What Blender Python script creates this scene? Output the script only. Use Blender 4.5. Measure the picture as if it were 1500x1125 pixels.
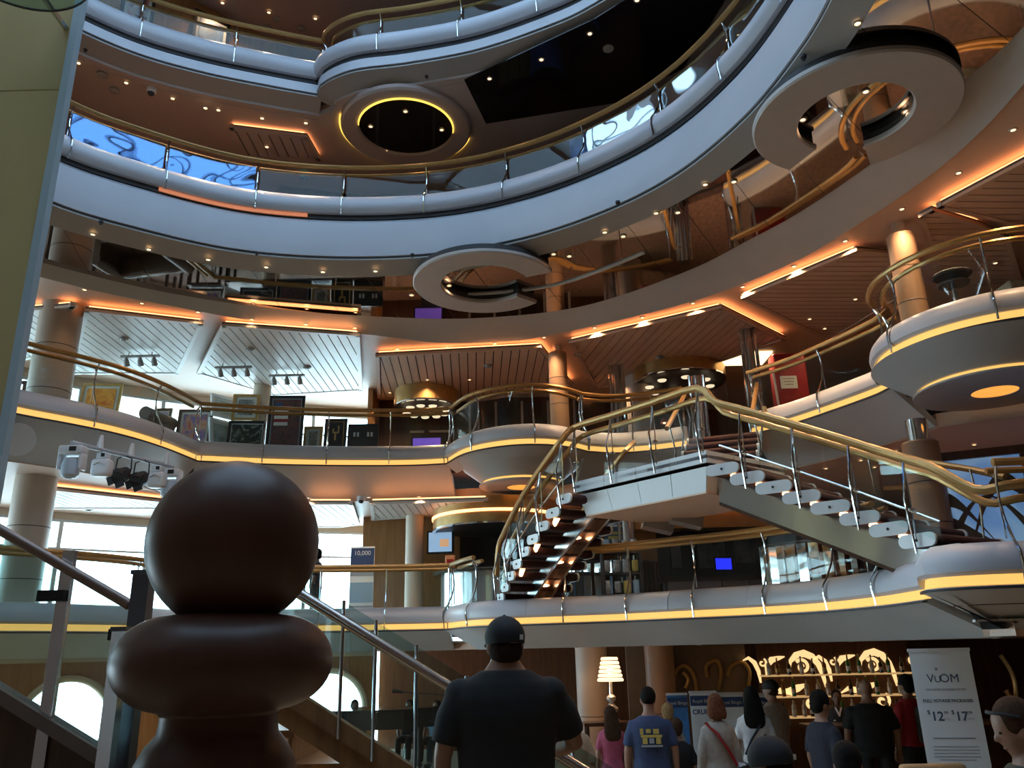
import bpy, bmesh, math, random
from mathutils import Vector, Matrix
random.seed(7)
R = math.radians
sc = bpy.context.scene
for o in list(bpy.data.objects): bpy.data.objects.remove(o)
COL = sc.collection

# ------------------------------------------------------------------ camera
FPX, CAMZ, PITCH, ROLL = 1200.0, 2.25, R(18), R(1.2)
_fw = Vector((0, math.cos(PITCH), math.sin(PITCH)))
_u = Vector((0, -math.sin(PITCH), math.cos(PITCH)))
_x = Vector((1, 0, 0))
_rt = _x * math.cos(ROLL) - _u * math.sin(ROLL)
_up = _x * math.sin(ROLL) + _u * math.cos(ROLL)
CAMP = Vector((0, 0, CAMZ))
cd = bpy.data.cameras.new('camera'); cam = bpy.data.objects.new('camera', cd); COL.objects.link(cam)
cd.sensor_width = 36; cd.lens = FPX / 1500 * 36; cd.clip_start = .05; cd.clip_end = 500
m = Matrix.Identity(4)
for i in range(3):
    m[i][0] = _rt[i]; m[i][1] = _up[i]; m[i][2] = -_fw[i]; m[i][3] = CAMP[i]
cam.matrix_world = m
sc.camera = cam
def ray(x, y): return _fw + _rt * ((x - 750) / FPX) + _up * ((562.5 - y) / FPX)
def atz(x, y, z):                       # where the sight line of a pixel meets the level z
    d = ray(x, y); return CAMP + d * ((z - CAMZ) / d.z)
def aty(x, y, Y):                       # where it meets the upright plane y = Y
    d = ray(x, y); return CAMP + d * (Y / d.y)

# ------------------------------------------------------------------ sky and daylight
w = bpy.data.worlds.new('sky'); sc.world = w; w.use_nodes = True
bg = w.node_tree.nodes['Background']
bg.inputs[0].default_value = (.62, .86, 1.0, 1); bg.inputs[1].default_value = 8.0
def portal(name, loc, target, sx, sy):
    l = bpy.data.lights.new(name, 'AREA'); l.shape = 'RECTANGLE'; l.size = sx; l.size_y = sy
    l.cycles.is_portal = True
    o = bpy.data.objects.new(name, l); COL.objects.link(o); o.location = loc
    o.rotation_euler = (Vector(target) - Vector(loc)).to_track_quat('-Z', 'Y').to_euler()
WINP = [(-12.2, 8.6), (-10.6, 12.4), (-8.5, 14.9), (-6.0, 16.6), (-2.9, 17.7)]
for a, b in zip(WINP, WINP[1:]):
    cx, cy = (a[0] + b[0]) / 2, (a[1] + b[1]) / 2
    L = math.dist(a, b); nx, ny = (b[1] - a[1]) / L, -(b[0] - a[0]) / L
    for z0, z1 in ((2.6, 4.75), (5.35, 7.3)):
        portal('window_daylight', (cx - nx * .3, cy - ny * .3, (z0 + z1) / 2), (cx + nx, cy + ny, (z0 + z1) / 2), L, z1 - z0)
portal('skylight_daylight', (-1.8, 4.0, 13.6), (-1.8, 4.0, 0), 9.5, 11)
sc.view_settings.view_transform = 'Standard'; sc.view_settings.look = 'None'
sc.view_settings.gamma = 1; sc.view_settings.use_curve_mapping = False
sc.view_settings.exposure = 0.85
sc.cycles.use_denoising = True
sc.cycles.max_bounces = 8; sc.cycles.diffuse_bounces = 3; sc.cycles.glossy_bounces = 4
sc.cycles.transparent_max_bounces = 16; sc.cycles.transmission_bounces = 4
sc.cycles.sample_clamp_indirect = 4.0
sc.cycles.caustics_reflective = False; sc.cycles.caustics_refractive = False

# ------------------------------------------------------------------ materials
def principled(name, col, rough=.5, metal=0.0, var=.0, scale=6.0, bump=0.0, spec=.5, coat=0.0, stretch=None):
    mt = bpy.data.materials.new(name); mt.use_nodes = True
    nt = mt.node_tree; b = nt.nodes['Principled BSDF']
    b.inputs['Base Color'].default_value = (*col, 1); b.inputs['Roughness'].default_value = rough
    b.inputs['Metallic'].default_value = metal; b.inputs['Specular IOR Level'].default_value = spec
    b.inputs['Coat Weight'].default_value = coat
    if var or bump:
        tc = nt.nodes.new('ShaderNodeTexCoord'); mp = nt.nodes.new('ShaderNodeMapping')
        nt.links.new(tc.outputs['Object'], mp.inputs[0])
        if stretch: mp.inputs['Scale'].default_value = stretch
        n = nt.nodes.new('ShaderNodeTexNoise'); n.inputs['Scale'].default_value = scale; n.inputs['Detail'].default_value = 5
        nt.links.new(mp.outputs[0], n.inputs['Vector'])
        if var:
            r = nt.nodes.new('ShaderNodeValToRGB')
            r.color_ramp.elements[0].position = .3; r.color_ramp.elements[1].position = .7
            r.color_ramp.elements[0].color = (*[c * (1 - var) for c in col], 1)
            r.color_ramp.elements[1].color = (*[min(1, c * (1 + var)) for c in col], 1)
            nt.links.new(n.outputs['Fac'], r.inputs[0]); nt.links.new(r.outputs[0], b.inputs['Base Color'])
        if bump:
            bp = nt.nodes.new('ShaderNodeBump'); bp.inputs['Strength'].default_value = bump; bp.inputs['Distance'].default_value = .02
            nt.links.new(n.outputs['Fac'], bp.inputs['Height']); nt.links.new(bp.outputs[0], b.inputs['Normal'])
    return mt
def emission(name, col, strength):
    mt = bpy.data.materials.new(name); mt.use_nodes = True
    b = mt.node_tree.nodes['Principled BSDF']
    b.inputs['Base Color'].default_value = (*[c * .5 for c in col], 1)
    b.inputs['Emission Color'].default_value = (*col, 1); b.inputs['Emission Strength'].default_value = strength
    return mt
def glassmat(name, tint, refl=.03, rough=0.0, gloss=(.9, .95, .95)):
    mt = bpy.data.materials.new(name); mt.use_nodes = True; nt = mt.node_tree
    nt.nodes.remove(nt.nodes['Principled BSDF']); out = nt.nodes['Material Output']
    t = nt.nodes.new('ShaderNodeBsdfTransparent'); t.inputs[0].default_value = (*tint, 1)
    g = nt.nodes.new('ShaderNodeBsdfGlossy'); g.inputs['Roughness'].default_value = rough; g.inputs[0].default_value = (*gloss, 1)
    lw = nt.nodes.new('ShaderNodeLayerWeight'); lw.inputs[0].default_value = .25
    mu = nt.nodes.new('ShaderNodeMath'); mu.operation = 'MULTIPLY_ADD'; mu.inputs[1].default_value = .05; mu.inputs[2].default_value = refl
    mx = nt.nodes.new('ShaderNodeMixShader')
    nt.links.new(lw.outputs['Facing'], mu.inputs[0]); nt.links.new(mu.outputs[0], mx.inputs[0])
    nt.links.new(t.outputs[0], mx.inputs[1]); nt.links.new(g.outputs[0], mx.inputs[2]); nt.links.new(mx.outputs[0], out.inputs[0])
    return mt
def woodmat(name, c1, c2, rough=.35, scale=2.0, stretch=(8, 8, .7), coat=.1):
    mt = bpy.data.materials.new(name); mt.use_nodes = True; nt = mt.node_tree; b = nt.nodes['Principled BSDF']
    tc = nt.nodes.new('ShaderNodeTexCoord'); mp = nt.nodes.new('ShaderNodeMapping'); mp.inputs['Scale'].default_value = stretch
    n = nt.nodes.new('ShaderNodeTexNoise'); n.inputs['Scale'].default_value = scale; n.inputs['Detail'].default_value = 6; n.inputs['Distortion'].default_value = .6
    r = nt.nodes.new('ShaderNodeValToRGB'); r.color_ramp.elements[0].position = .35; r.color_ramp.elements[1].position = .68
    r.color_ramp.elements[0].color = (*c1, 1); r.color_ramp.elements[1].color = (*c2, 1)
    nt.links.new(tc.outputs['Object'], mp.inputs[0]); nt.links.new(mp.outputs[0], n.inputs['Vector'])
    nt.links.new(n.outputs['Fac'], r.inputs[0]); nt.links.new(r.outputs[0], b.inputs['Base Color'])
    b.inputs['Roughness'].default_value = rough; b.inputs['Coat Weight'].default_value = coat
    return mt
M = {}
M['fascia'] = principled('fascia_paint', (.52, .55, .62), .38, var=.04, scale=1.5)
M['fascia_low'] = principled('fascia_lower_paint', (.50, .51, .51), .45, var=.05, scale=1.2)
M['soffit'] = principled('soffit_grey', (.36, .35, .34), .5, var=.04, scale=1.3)
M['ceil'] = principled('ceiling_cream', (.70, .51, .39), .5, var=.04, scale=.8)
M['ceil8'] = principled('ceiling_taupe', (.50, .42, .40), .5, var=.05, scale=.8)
M['slat'] = principled('slat_white', (.72, .66, .60), .42, var=.05, scale=2)
M['slat_warm'] = principled('slat_warm_tint', (.60, .42, .31), .42, var=.06, scale=2)  # the same white slats with the warm lamplight put into their colour
M['slatgap'] = principled('slat_void', (.03, .026, .024), .8)
M['mirror'] = principled('bronze_mirror', (.40, .355, .33), .03, 1.0, var=.02, scale=.6)
M['blackmirror'] = principled('smoked_mirror', (.012, .010, .012), .06, .0, spec=.4)
M['brass'] = principled('brass_rail', (.42, .25, .09), .34, .55, var=.08, scale=9)
M['chrome'] = principled('chrome', (.72, .76, .78), .09, 1.0)
M['steel'] = principled('brushed_steel', (.60, .61, .62), .2, 1.0, var=.06, scale=30, stretch=(1, 1, 12))
M['dark'] = principled('dark_gap', (.035, .035, .04), .6)
M['black'] = principled('black_matt', (.012, .012, .014), .6)
M['glow'] = emission('amber_cove_lamp', (1.0, .53, .14), .62)
M['cove'] = emission('orange_cove_lamp', (1.0, .36, .13), 2.7)
M['cove_dim'] = emission('dim_orange_cove_lamp', (1.0, .33, .15), .28)
M['lens'] = emission('downlight_lens', (1.0, .58, .26), 2.2)
M['gold_ring'] = emission('golden_ring_lamp', (1.0, .60, .10), 1.0)
M['glass'] = glassmat('rail_glass', (.93, .97, .965), .015)
M['glass_far'] = glassmat('window_glass', (.94, .98, .98), .04)
M['glass_roof'] = glassmat('tinted_roof_glass', (.40, .42, .46), .03)  # tint put in to dim the daylight from the unseen roof
M['glass_teal'] = glassmat('stair_glass', (.72, .84, .83), .06)
M['glass_wavy'] = glassmat('blue_reflection_glass', (.75, .85, .9), .30, gloss=(.26, .52, 1.0))  # plain rail glass with the blue sky reflection tinted into its gloss
M['glass_wavy2'] = glassmat('white_reflection_glass', (.75, .85, .9), .5)  # same glass, gloss raised to paint in a white reflection
for _g in ('glass_wavy', 'glass_wavy2'):
  _nt = M[_g].node_tree; _tc = _nt.nodes.new('ShaderNodeTexCoord'); _n = _nt.nodes.new('ShaderNodeTexNoise'); _n.inputs['Scale'].default_value = 1.1; _n.inputs['Detail'].default_value = 1
  _b = _nt.nodes.new('ShaderNodeBump'); _b.inputs['Strength'].default_value = .35; _b.inputs['Distance'].default_value = .4
  _nt.links.new(_tc.outputs['Object'], _n.inputs['Vector']); _nt.links.new(_n.outputs['Fac'], _b.inputs['Height'])
  _nt.links.new(_b.outputs[0], next(q for q in _nt.nodes if q.type == 'BSDF_GLOSSY').inputs['Normal'])
M['trim'] = principled('white_trim', (.72, .74, .76), .35)
M['cream'] = principled('cream_wall', (.62, .52, .40), .5, var=.06, scale=1.5)
M['yellow'] = principled('yellow_panel', (.62, .50, .22), .55, var=.06, scale=.9, stretch=(3, 3, .4))
M['paleblue'] = principled('pale_blue_edge', (.50, .66, .74), .3)
M['wood'] = woodmat('orange_wood', (.30, .135, .045), (.40, .19, .07))
M['redwood'] = woodmat('red_brown_wood', (.13, .05, .025), (.19, .075, .035))
M['darkwood'] = woodmat('dark_wood', (.045, .022, .014), (.075, .036, .02))
M['pawnwood'] = woodmat('pawn_wood', (.085, .040, .028), (.11, .052, .036), .36, 1.5, coat=.0)
M['pawnwood'].node_tree.nodes['Principled BSDF'].inputs['Specular IOR Level'].default_value = .28
M['stairwood'] = woodmat('stair_wood', (.20, .10, .04), (.28, .15, .06), .4)
M['tread'] = principled('tread_carpet', (.055, .018, .018), .85, var=.3, scale=40)
M['treadend'] = principled('tread_end_cap', (.66, .70, .72), .35)
M['marble'] = principled('tan_floor', (.50, .36, .22), .2, var=.12, scale=1.2)
M['carpet'] = principled('deck_carpet', (.16, .10, .08), .9, var=.35, scale=14)
M['colwood'] = principled('column_leather', (.34, .21, .13), .45, var=.07, scale=2.5)
M['colcream'] = principled('column_beige', (.50, .40, .32), .45, var=.06, scale=2)
M['white'] = principled('white_plastic', (.72, .75, .80), .4)
M['bluegrey'] = principled('blue_grey_plastic', (.46, .54, .64), .4)
M['screen_blue'] = emission('screen_blue', (.25, .45, .85), 1.0)
M['purple'] = emission('purple_screen', (.22, .12, .75), .3)
M['gold'] = principled('gold_leaf', (.52, .34, .13), .3, .7, var=.1, scale=8)
M['frame_black'] = principled('frame_black', (.014, .013, .013), .35)
M['frame_gold'] = principled('frame_gold', (.50, .30, .10), .35, .5, var=.2, scale=20)
M['frame_brown'] = woodmat('frame_brown', (.07, .03, .015), (.11, .05, .025))
M['mat_white'] = principled('picture_mat', (.62, .62, .58), .7)
M['red'] = principled('red_panel', (.30, .02, .025), .35, var=.1)
M['navy'] = principled('navy_print', (.03, .07, .19), .5)
M['paper'] = principled('banner_paper', (.80, .87, .90), .55)
M['ink'] = principled('print_ink', (.08, .13, .19), .6)
M['greyink'] = principled('grey_print_ink', (.32, .38, .44), .6)
M['yellowink'] = principled('yellow_ink', (.55, .45, .12), .6)
M['scroll'] = emission('backlit_scroll', (1.0, .66, .30), .6)
M['green_glass'] = principled('green_bottle', (.02, .16, .03), .1, spec=.8)
M['amber_glass'] = principled('amber_bottle', (.22, .08, .015), .1, spec=.8)
M['clear_glass'] = principled('clear_bottle', (.45, .42, .36), .08, spec=.8)
M['dark_glass'] = principled('dark_bottle', (.02, .015, .012), .08, spec=.8)
M['steelcounter'] = principled('gloss_counter', (.55, .62, .64), .12, .6)
M['stonetop'] = principled('counter_stone', (.10, .12, .12), .15, var=.3, scale=12)
M['orangebox'] = principled('orange_box', (.62, .28, .12), .5)
M['screenpale'] = principled('pale_blue_print', (.30, .48, .66), .5)
M['signblue'] = principled('sign_blue', (.07, .12, .16), .5)
M['foil'] = principled('foil_wrap', (.55, .60, .62), .25, .7, var=.5, scale=25)
M['mirrorstrip'] = principled('mirror_strip', (.80, .92, .95), .05, 1.0)
M['purpleblue'] = emission('blue_monitor', (.02, .03, 1.0), .7)
M['warmpanel'] = emission('warm_light_panel', (1.0, .68, .36), 1.5)
M['redshade'] = principled('red_shade', (.45, .06, .05), .4)
M['marblegreen'] = principled('pale_green_marble', (.26, .30, .27), .5, var=.4, scale=12)
M['olive'] = principled('olive_panel', (.24, .23, .08), .35)
M['bluefab'] = principled('blue_fabric', (.10, .20, .55), .7)
M['greenlit'] = emission('green_exit', (.2, .9, .5), .8)
M['greenpanel'] = principled('green_panel', (.03, .20, .07), .5, var=.3)
M['shelfglow'] = emission('lit_shelf', (1.0, .62, .26), .25)
M['cream3'] = principled('taupe_panel', (.20, .15, .11), .5, var=.1)
M['crystal'] = principled('crystal', (.7, .66, .6), .05, .3, spec=1.0)
M['shadelit'] = emission('lit_shade', (1.0, .72, .42), 1.0)
M['bluesheet'] = principled('blue_banner_sheet', (.05, .20, .50), .5, var=.4, scale=3)
M['palestage'] = principled('pale_stage', (.42, .42, .38), .3, var=.1)
M['pianoblack'] = principled('piano_black', (.03, .03, .03), .15, coat=.5)
M['tan'] = principled('tan_leather', (.42, .26, .12), .5, var=.1)
M['steelwarm'] = principled('warm_steel_rail', (.50, .44, .40), .22, .9)
M['railbrown'] = principled('brown_rail', (.22, .15, .12), .35, .4)
M['soffitbrown'] = principled('brown_stringer', (.16, .12, .10), .5)
M['darksteel'] = principled('dark_steel', (.12, .13, .15), .3, .8)
M['sofa'] = principled('brown_leather', (.11, .065, .04), .4, var=.15)

# ------------------------------------------------------------------ mesh building
class MB:
    def __init__(s): s.v = []; s.f = []; s.mi = []; s.k = 0
    def add(s, vs, fs):
        n = len(s.v); s.v += [tuple(p) for p in vs]
        for f in fs: s.f.append([i + n for i in f]); s.mi.append(s.k)
        return s
    def box(s, c, size, rot=None):
        hx, hy, hz = [q / 2 for q in size]; c = Vector(c)
        vs = [Vector((x, y, z)) for x in (-hx, hx) for y in (-hy, hy) for z in (-hz, hz)]
        if rot is not None:
            if isinstance(rot, (int, float)): rot = Matrix.Rotation(rot, 3, 'Z')
            vs = [rot @ q for q in vs]
        return s.add([c + q for q in vs], [(0, 1, 3, 2), (4, 6, 7, 5), (0, 4, 5, 1), (2, 3, 7, 6), (0, 2, 6, 4), (1, 5, 7, 3)])
    def rings(s, rs, cap=True, closed=False):
        n = len(rs[0]); vs = [p for r in rs for p in r]; fs = []
        for i in range(len(rs) - (0 if closed else 1)):
            a = i * n; b = ((i + 1) % len(rs)) * n
            for j in range(n): fs.append((a + j, a + (j + 1) % n, b + (j + 1) % n, b + j))
        if cap and not closed: fs.append(tuple(range(n))[::-1]); fs.append(tuple(range((len(rs) - 1) * n, len(rs) * n)))
        return s.add(vs, fs)
    def tube(s, pts, r, n=8, cap=True, closed=False, flat=1.0):
        pts = [Vector(p) for p in pts]; L = len(pts); rs = []; up = None
        for i, p in enumerate(pts):
            if closed: t = pts[(i + 1) % L] - pts[i - 1]
            else: t = pts[min(i + 1, L - 1)] - pts[max(i - 1, 0)]
            t.normalize()
            if up is None: up = Vector((0, 0, 1)) if abs(t.z) < .9 else Vector((0, 1, 0))
            a = t.cross(up).normalized(); b = a.cross(t).normalized(); up = b
            rr = r[i] if isinstance(r, (list, tuple)) else r
            rs.append([p + a * (rr * math.cos(2 * math.pi * k / n)) + b * (rr * flat * math.sin(2 * math.pi * k / n)) for k in range(n)])
        return s.rings(rs, cap, closed)
    def lathe(s, prof, c=(0, 0, 0), n=32, a0=0.0, a1=2 * math.pi, cap=False):
        full = abs(a1 - a0 - 2 * math.pi) < 1e-6; m_ = n if full else n + 1
        vs = []
        for r, z in prof:
            for k in range(m_):
                a = a0 + (a1 - a0) * k / n
                vs.append((c[0] + r * math.cos(a), c[1] + r * math.sin(a), c[2] + z))
        fs = []
        for i in range(len(prof) - 1):
            for k in range(n):
                k2 = (k + 1) % m_
                fs.append((i * m_ + k, i * m_ + k2, (i + 1) * m_ + k2, (i + 1) * m_ + k))
        if cap and full:
            fs.append(tuple(range(m_))[::-1]); fs.append(tuple(range((len(prof) - 1) * m_, len(prof) * m_)))
        return s.add(vs, fs)
    def prism(s, poly, z0, z1):
        n = len(poly); vs = [(p[0], p[1], z0) for p in poly] + [(p[0], p[1], z1) for p in poly]
        fs = [tuple(range(n))[::-1], tuple(range(n, 2 * n))] + [(i, (i + 1) % n, n + (i + 1) % n, n + i) for i in range(n)]
        return s.add(vs, fs)
    def poly(s, pts): return s.add(pts, [tuple(range(len(pts)))])
    def sweep(s, prof, path, closed_prof=True):      # prof: (offset towards the atrium, z); path: plan points
        nr = normals(path); n = len(prof)
        vs = [(p[0] + a[0] * o, p[1] + a[1] * o, z) for p, a in zip(path, nr) for o, z in prof]
        fs = []
        for i in range(len(path) - 1):
            for j in range(n if closed_prof else n - 1):
                j2 = (j + 1) % n
                fs.append((i * n + j, i * n + j2, (i + 1) * n + j2, (i + 1) * n + j))
        if closed_prof: fs.append(tuple(range(n))); fs.append(tuple(range((len(path) - 1) * n, len(path) * n))[::-1])
        return s.add(vs, fs)
    def ellipsoid(s, c, r, nu=16, nv=10, rot=None):
        c = Vector(c); vs = []; fs = []
        for i in range(nv + 1):
            t = math.pi * i / nv
            for k in range(nu):
                a = 2 * math.pi * k / nu
                q = Vector((r[0] * math.sin(t) * math.cos(a), r[1] * math.sin(t) * math.sin(a), r[2] * math.cos(t)))
                vs.append(c + (rot @ q if rot else q))
        for i in range(nv):
            for k in range(nu): fs.append((i * nu + k, (i + 1) * nu + k, (i + 1) * nu + (k + 1) % nu, i * nu + (k + 1) % nu))
        return s.add(vs, fs)
    def build(s, name, mat, parent=None, smooth=35, doubles=True):
        me = bpy.data.meshes.new(name); me.from_pydata(s.v, [], s.f)
        mats = mat if isinstance(mat, (list, tuple)) else [mat]
        for q in mats: me.materials.append(M[q] if isinstance(q, str) else q)
        if len(mats) > 1: me.polygons.foreach_set('material_index', s.mi)
        bm = bmesh.new(); bm.from_mesh(me)
        if doubles: bmesh.ops.remove_doubles(bm, verts=bm.verts, dist=1e-5)
        bmesh.ops.recalc_face_normals(bm, faces=bm.faces); bm.to_mesh(me); bm.free()
        if smooth:
            me.polygons.foreach_set('use_smooth', [True] * len(me.polygons)); me.set_sharp_from_angle(angle=R(smooth))
        return link(name, me, parent)
def link(name, me, parent=None):
    o = bpy.data.objects.new(name, me); COL.objects.link(o)
    if parent is not None: attach(o, parent)
    return o
def attach(o, parent):                  # the child keeps its world place
    o.parent = parent
    q = parent
    w_ = q.matrix_basis.copy()
    while q.parent is not None: w_ = q.parent.matrix_basis @ q.matrix_parent_inverse @ w_ if False else w_; q = q.parent
    root = parent
    inv = root.matrix_basis.inverted()
    if root.parent is not None: inv = root.matrix_basis.inverted() @ root.matrix_parent_inverse.inverted() @ root.parent.matrix_basis.inverted()
    o.matrix_parent_inverse = inv
def local(o, parent):                   # the child's mesh is already in the parent's own space
    o.parent = parent; return o
def tag(o, label, cat, group=None):
    o['label'] = label; o['category'] = cat
    if group: o['group'] = group
    return o
def struct(o, label=None, cat=None):
    o['kind'] = 'structure'
    if label: o['label'] = label
    if cat: o['category'] = cat
    return o
def empty(name, loc, label=None, cat=None, group=None, rz=0.0):
    o = bpy.data.objects.new(name, None); COL.objects.link(o); o.location = loc; o.rotation_euler = (0, 0, rz)
    o.empty_display_size = .1
    if label: tag(o, label, cat, group)
    return o
ORD = ('first', 'second', 'third', 'fourth', 'fifth', 'sixth', 'seventh', 'eighth', 'ninth', 'tenth', 'eleventh', 'twelfth', 'thirteenth', 'fourteenth', 'fifteenth', 'sixteenth', 'seventeenth', 'eighteenth', 'nineteenth', 'twentieth')
def dup(root, loc, rz=0.0, label=None, group=None, scale=None):
    r = root.copy(); COL.objects.link(r); r.location = loc; r.rotation_euler = (0, 0, rz)
    if scale: r.scale = (scale,) * 3
    if label: r['label'] = label
    if group: r['group'] = group
    for ch in root.children:
        c = ch.copy(); COL.objects.link(c); c.parent = r
        for g in ch.children:
            d = g.copy(); COL.objects.link(d); d.parent = c
    return r
def normals(path):
    out = []
    for i in range(len(path)):
        a = path[max(i - 1, 0)]; b = path[min(i + 1, len(path) - 1)]
        tx, ty = b[0] - a[0], b[1] - a[1]; L = math.hypot(tx, ty) or 1
        out.append((ty / L, -tx / L))
    return out
def smoothpath(pts, step=.14):
    P = [Vector((p[0], p[1])) for p in pts]; out = []
    for i in range(len(P) - 1):
        p0 = P[i - 1] if i else P[0] * 2 - P[1]; p1 = P[i]; p2 = P[i + 1]; p3 = P[i + 2] if i + 2 < len(P) else P[-1] * 2 - P[-2]
        n = max(2, int((p2 - p1).length / .03))
        for k in range(n):
            t = k / n
            out.append(.5 * ((2 * p1) + (p2 - p0) * t + (2 * p0 - 5 * p1 + 4 * p2 - p3) * t * t + (3 * p1 - p0 - 3 * p2 + p3) * t ** 3))
    out.append(P[-1])
    return resample(out, step)
def plen(p): return sum(math.dist(a, b) for a, b in zip(p, p[1:]))
def resample(p, step=None, n=None):
    L = plen(p); n = n or max(2, int(round(L / step)) + 1)
    res = []; d = 0; i = 0; acc = 0
    for k in range(n):
        t = L * k / (n - 1)
        while i < len(p) - 2 and acc + math.dist(p[i], p[i + 1]) < t: acc += math.dist(p[i], p[i + 1]); i += 1
        s_ = math.dist(p[i], p[i + 1]) or 1; f = min(1, max(0, (t - acc) / s_))
        res.append((p[i][0] + (p[i + 1][0] - p[i][0]) * f, p[i][1] + (p[i + 1][1] - p[i][1]) * f))
    return res
def offset(path, o): return [(p[0] + a[0] * o, p[1] + a[1] * o) for p, a in zip(path, normals(path))]
def pathframe(path, t):                 # point and normal at arc position t (metres)
    acc = 0; nr = normals(path)
    for i in range(len(path) - 1):
        s_ = math.dist(path[i], path[i + 1])
        if acc + s_ >= t or i == len(path) - 2:
            f = min(1, (t - acc) / s_)
            p = (path[i][0] + (path[i + 1][0] - path[i][0]) * f, path[i][1] + (path[i + 1][1] - path[i][1]) * f)
            n_ = Vector(nr[i]).lerp(Vector(nr[i + 1]), f).normalized()
            return p, n_
        acc += s_
def subpath(path, t0, t1, step=.14):
    n = max(2, int((t1 - t0) / step) + 1); return [pathframe(path, t0 + (t1 - t0) * k / (n - 1))[0] for k in range(n)]
def clip(poly, a, b, c):                # keep the side a x + b y <= c
    out = []
    for i in range(len(poly)):
        p, q = poly[i], poly[(i + 1) % len(poly)]
        dp = a * p[0] + b * p[1] - c; dq = a * q[0] + b * q[1] - c
        if dp <= 0: out.append(p)
        if dp * dq < 0:
            t = dp / (dp - dq); out.append((p[0] + (q[0] - p[0]) * t, p[1] + (q[1] - p[1]) * t))
    return out
TMP = bpy.data.scenes.new('tmp')         # a bare scene in which curves and remeshed bodies are evaluated
def tmp_graph():
    vl = TMP.view_layers[0]; vl.update(); return vl.depsgraph
def textmesh(body, size, depth=.002, align='CENTER', bold=0.0):
    c = bpy.data.curves.new('t', 'FONT'); c.body = body; c.size = size; c.extrude = depth; c.align_x = align; c.offset = bold
    o = bpy.data.objects.new('t', c); TMP.collection.objects.link(o)
    me = bpy.data.meshes.new_from_object(o.evaluated_get(tmp_graph()))
    bpy.data.objects.remove(o); me.materials.clear(); return me
def lettering(body, size, pos, rz, mat, parent, align='CENTER', name='lettering', bold=0.0, tilt=90):
    me = textmesh(body, size, align=align, bold=bold); me.materials.append(M[mat])
    o = bpy.data.objects.new(name, me); COL.objects.link(o)
    o.matrix_basis = Matrix.Translation(pos) @ Matrix.Rotation(rz, 4, 'Z') @ Matrix.Rotation(R(tilt), 4, 'X')
    attach(o, parent); return o
# ------------------------------------------------------------------ plan curves of the balconies (metres)
D7 = [smoothpath(p) for p in (
    [(-8.4, 6.0), (-7.6, 8.5), (-7.05, 9.7), (-6.59, 10.44), (-6.18, 10.95), (-5.79, 11.54), (-5.52, 12.31), (-5.33, 13.38)],
    [(-5.33, 13.38), (-4.13, 13.76), (-3.0, 13.97), (-1.83, 14.07), (-1.10, 13.99)],
    [(-1.10, 13.99), (-.70, 13.21), (-.13, 12.80), (.42, 12.74), (.85, 12.95), (1.17, 13.28)],
    [(1.17, 13.28), (1.7, 13.45), (2.3, 13.33), (2.85, 13.08)],
    [(3.75, 12.35), (4.19, 11.77), (4.57, 11.01), (4.86, 10.33), (4.92, 10.0)])]
BC, BR = (5.65, 8.95), 1.25
D7.append([(BC[0] + BR * math.cos(R(a)), BC[1] + BR * math.sin(R(a))) for a in range(140, 341, 5)])
D6 = [smoothpath(p) for p in (
    [(-8.4, 6.2), (-7.6, 8.7), (-7.05, 9.9), (-6.6, 10.64), (-6.18, 11.15), (-5.79, 11.74), (-5.52, 12.4), (-5.33, 13.4)],
    [(-5.33, 13.4), (-4.13, 13.76), (-3.0, 13.97), (-1.83, 14.07), (-1.10, 14.03)],
    [(-1.10, 14.03), (-.58, 12.85), (.3, 12.32), (1.35, 11.84), (2.16, 11.2), (2.93, 10.6), (3.51, 9.8), (3.75, 8.6), (3.71, 7.51)],
    [(3.71, 7.51), (3.62, 7.2), (3.9, 6.98), (4.4, 6.9), (5.2, 6.88), (7.4, 6.9)])]
D8 = smoothpath([(-6.9, 5.6), (-6.45, 7.5), (-5.8, 8.95), (-5.0, 9.72), (-3.85, 10.42), (-2.43, 10.72), (-.95, 10.65), (.32, 10.2), (1.38, 9.47), (2.11, 8.65), (2.62, 7.62), (2.87, 6.65), (2.95, 5.8), (2.85, 4.6), (2.3, 3.0)])
D9 = [smoothpath([(-6.9, 6.2), (-6.35, 8.4), (-5.86, 9.05), (-5.23, 9.61), (-4.42, 10.04), (-3.51, 10.38), (-2.84, 10.6)]),
      smoothpath([(-2.84, 10.6), (-2.72, 10.33), (-2.22, 10.05), (-1.4, 9.92), (-.39, 9.68), (.57, 9.26), (1.2, 8.87), (2.0, 8.1), (2.6, 6.9), (2.85, 5.6), (2.7, 4.0)])]
J8 = smoothpath([(-7.9, 6.6), (-7.5, 8.4), (-6.9, 9.9), (-6.18, 10.7), (-5.2, 11.46), (-3.82, 12.13), (-2.13, 12.56), (-.55, 12.7), (1.14, 12.31), (2.58, 11.12), (3.32, 10.09), (3.81, 9.29), (4.32, 8.04), (4.53, 6.93), (4.72, 6.09), (4.75, 3.5)])
K8 = smoothpath([(-8.0, 6.7), (-7.6, 8.5), (-7.0, 10.0), (-6.25, 10.87), (-5.2, 11.62), (-3.9, 12.4), (-2.21, 13.05), (-1.3, 13.42), (-.23, 13.45), (.61, 13.2), (2.72, 11.95), (3.95, 10.65), (4.55, 9.4), (4.92, 8.3), (5.05, 7.4), (5.05, 6.5), (5.05, 3.5)])
XL, XR, YB, YF = -13.0, 11.0, 18.2, -6.0
def outer(path):                        # a deck: from the balcony edge back to the ship's sides
    a, b = path[0], path[-1]
    return list(path) + [(XR, b[1]), (XR, YB), (XL, YB), (XL, a[1])]
def cat(runs): return [p for r in runs for p in r]
def slab(name, path, z0, z1, mat, label):
    o = MB().prism(outer(path), z0, z1).build(name, mat, smooth=0); struct(o); o['label'] = label; return o

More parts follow.
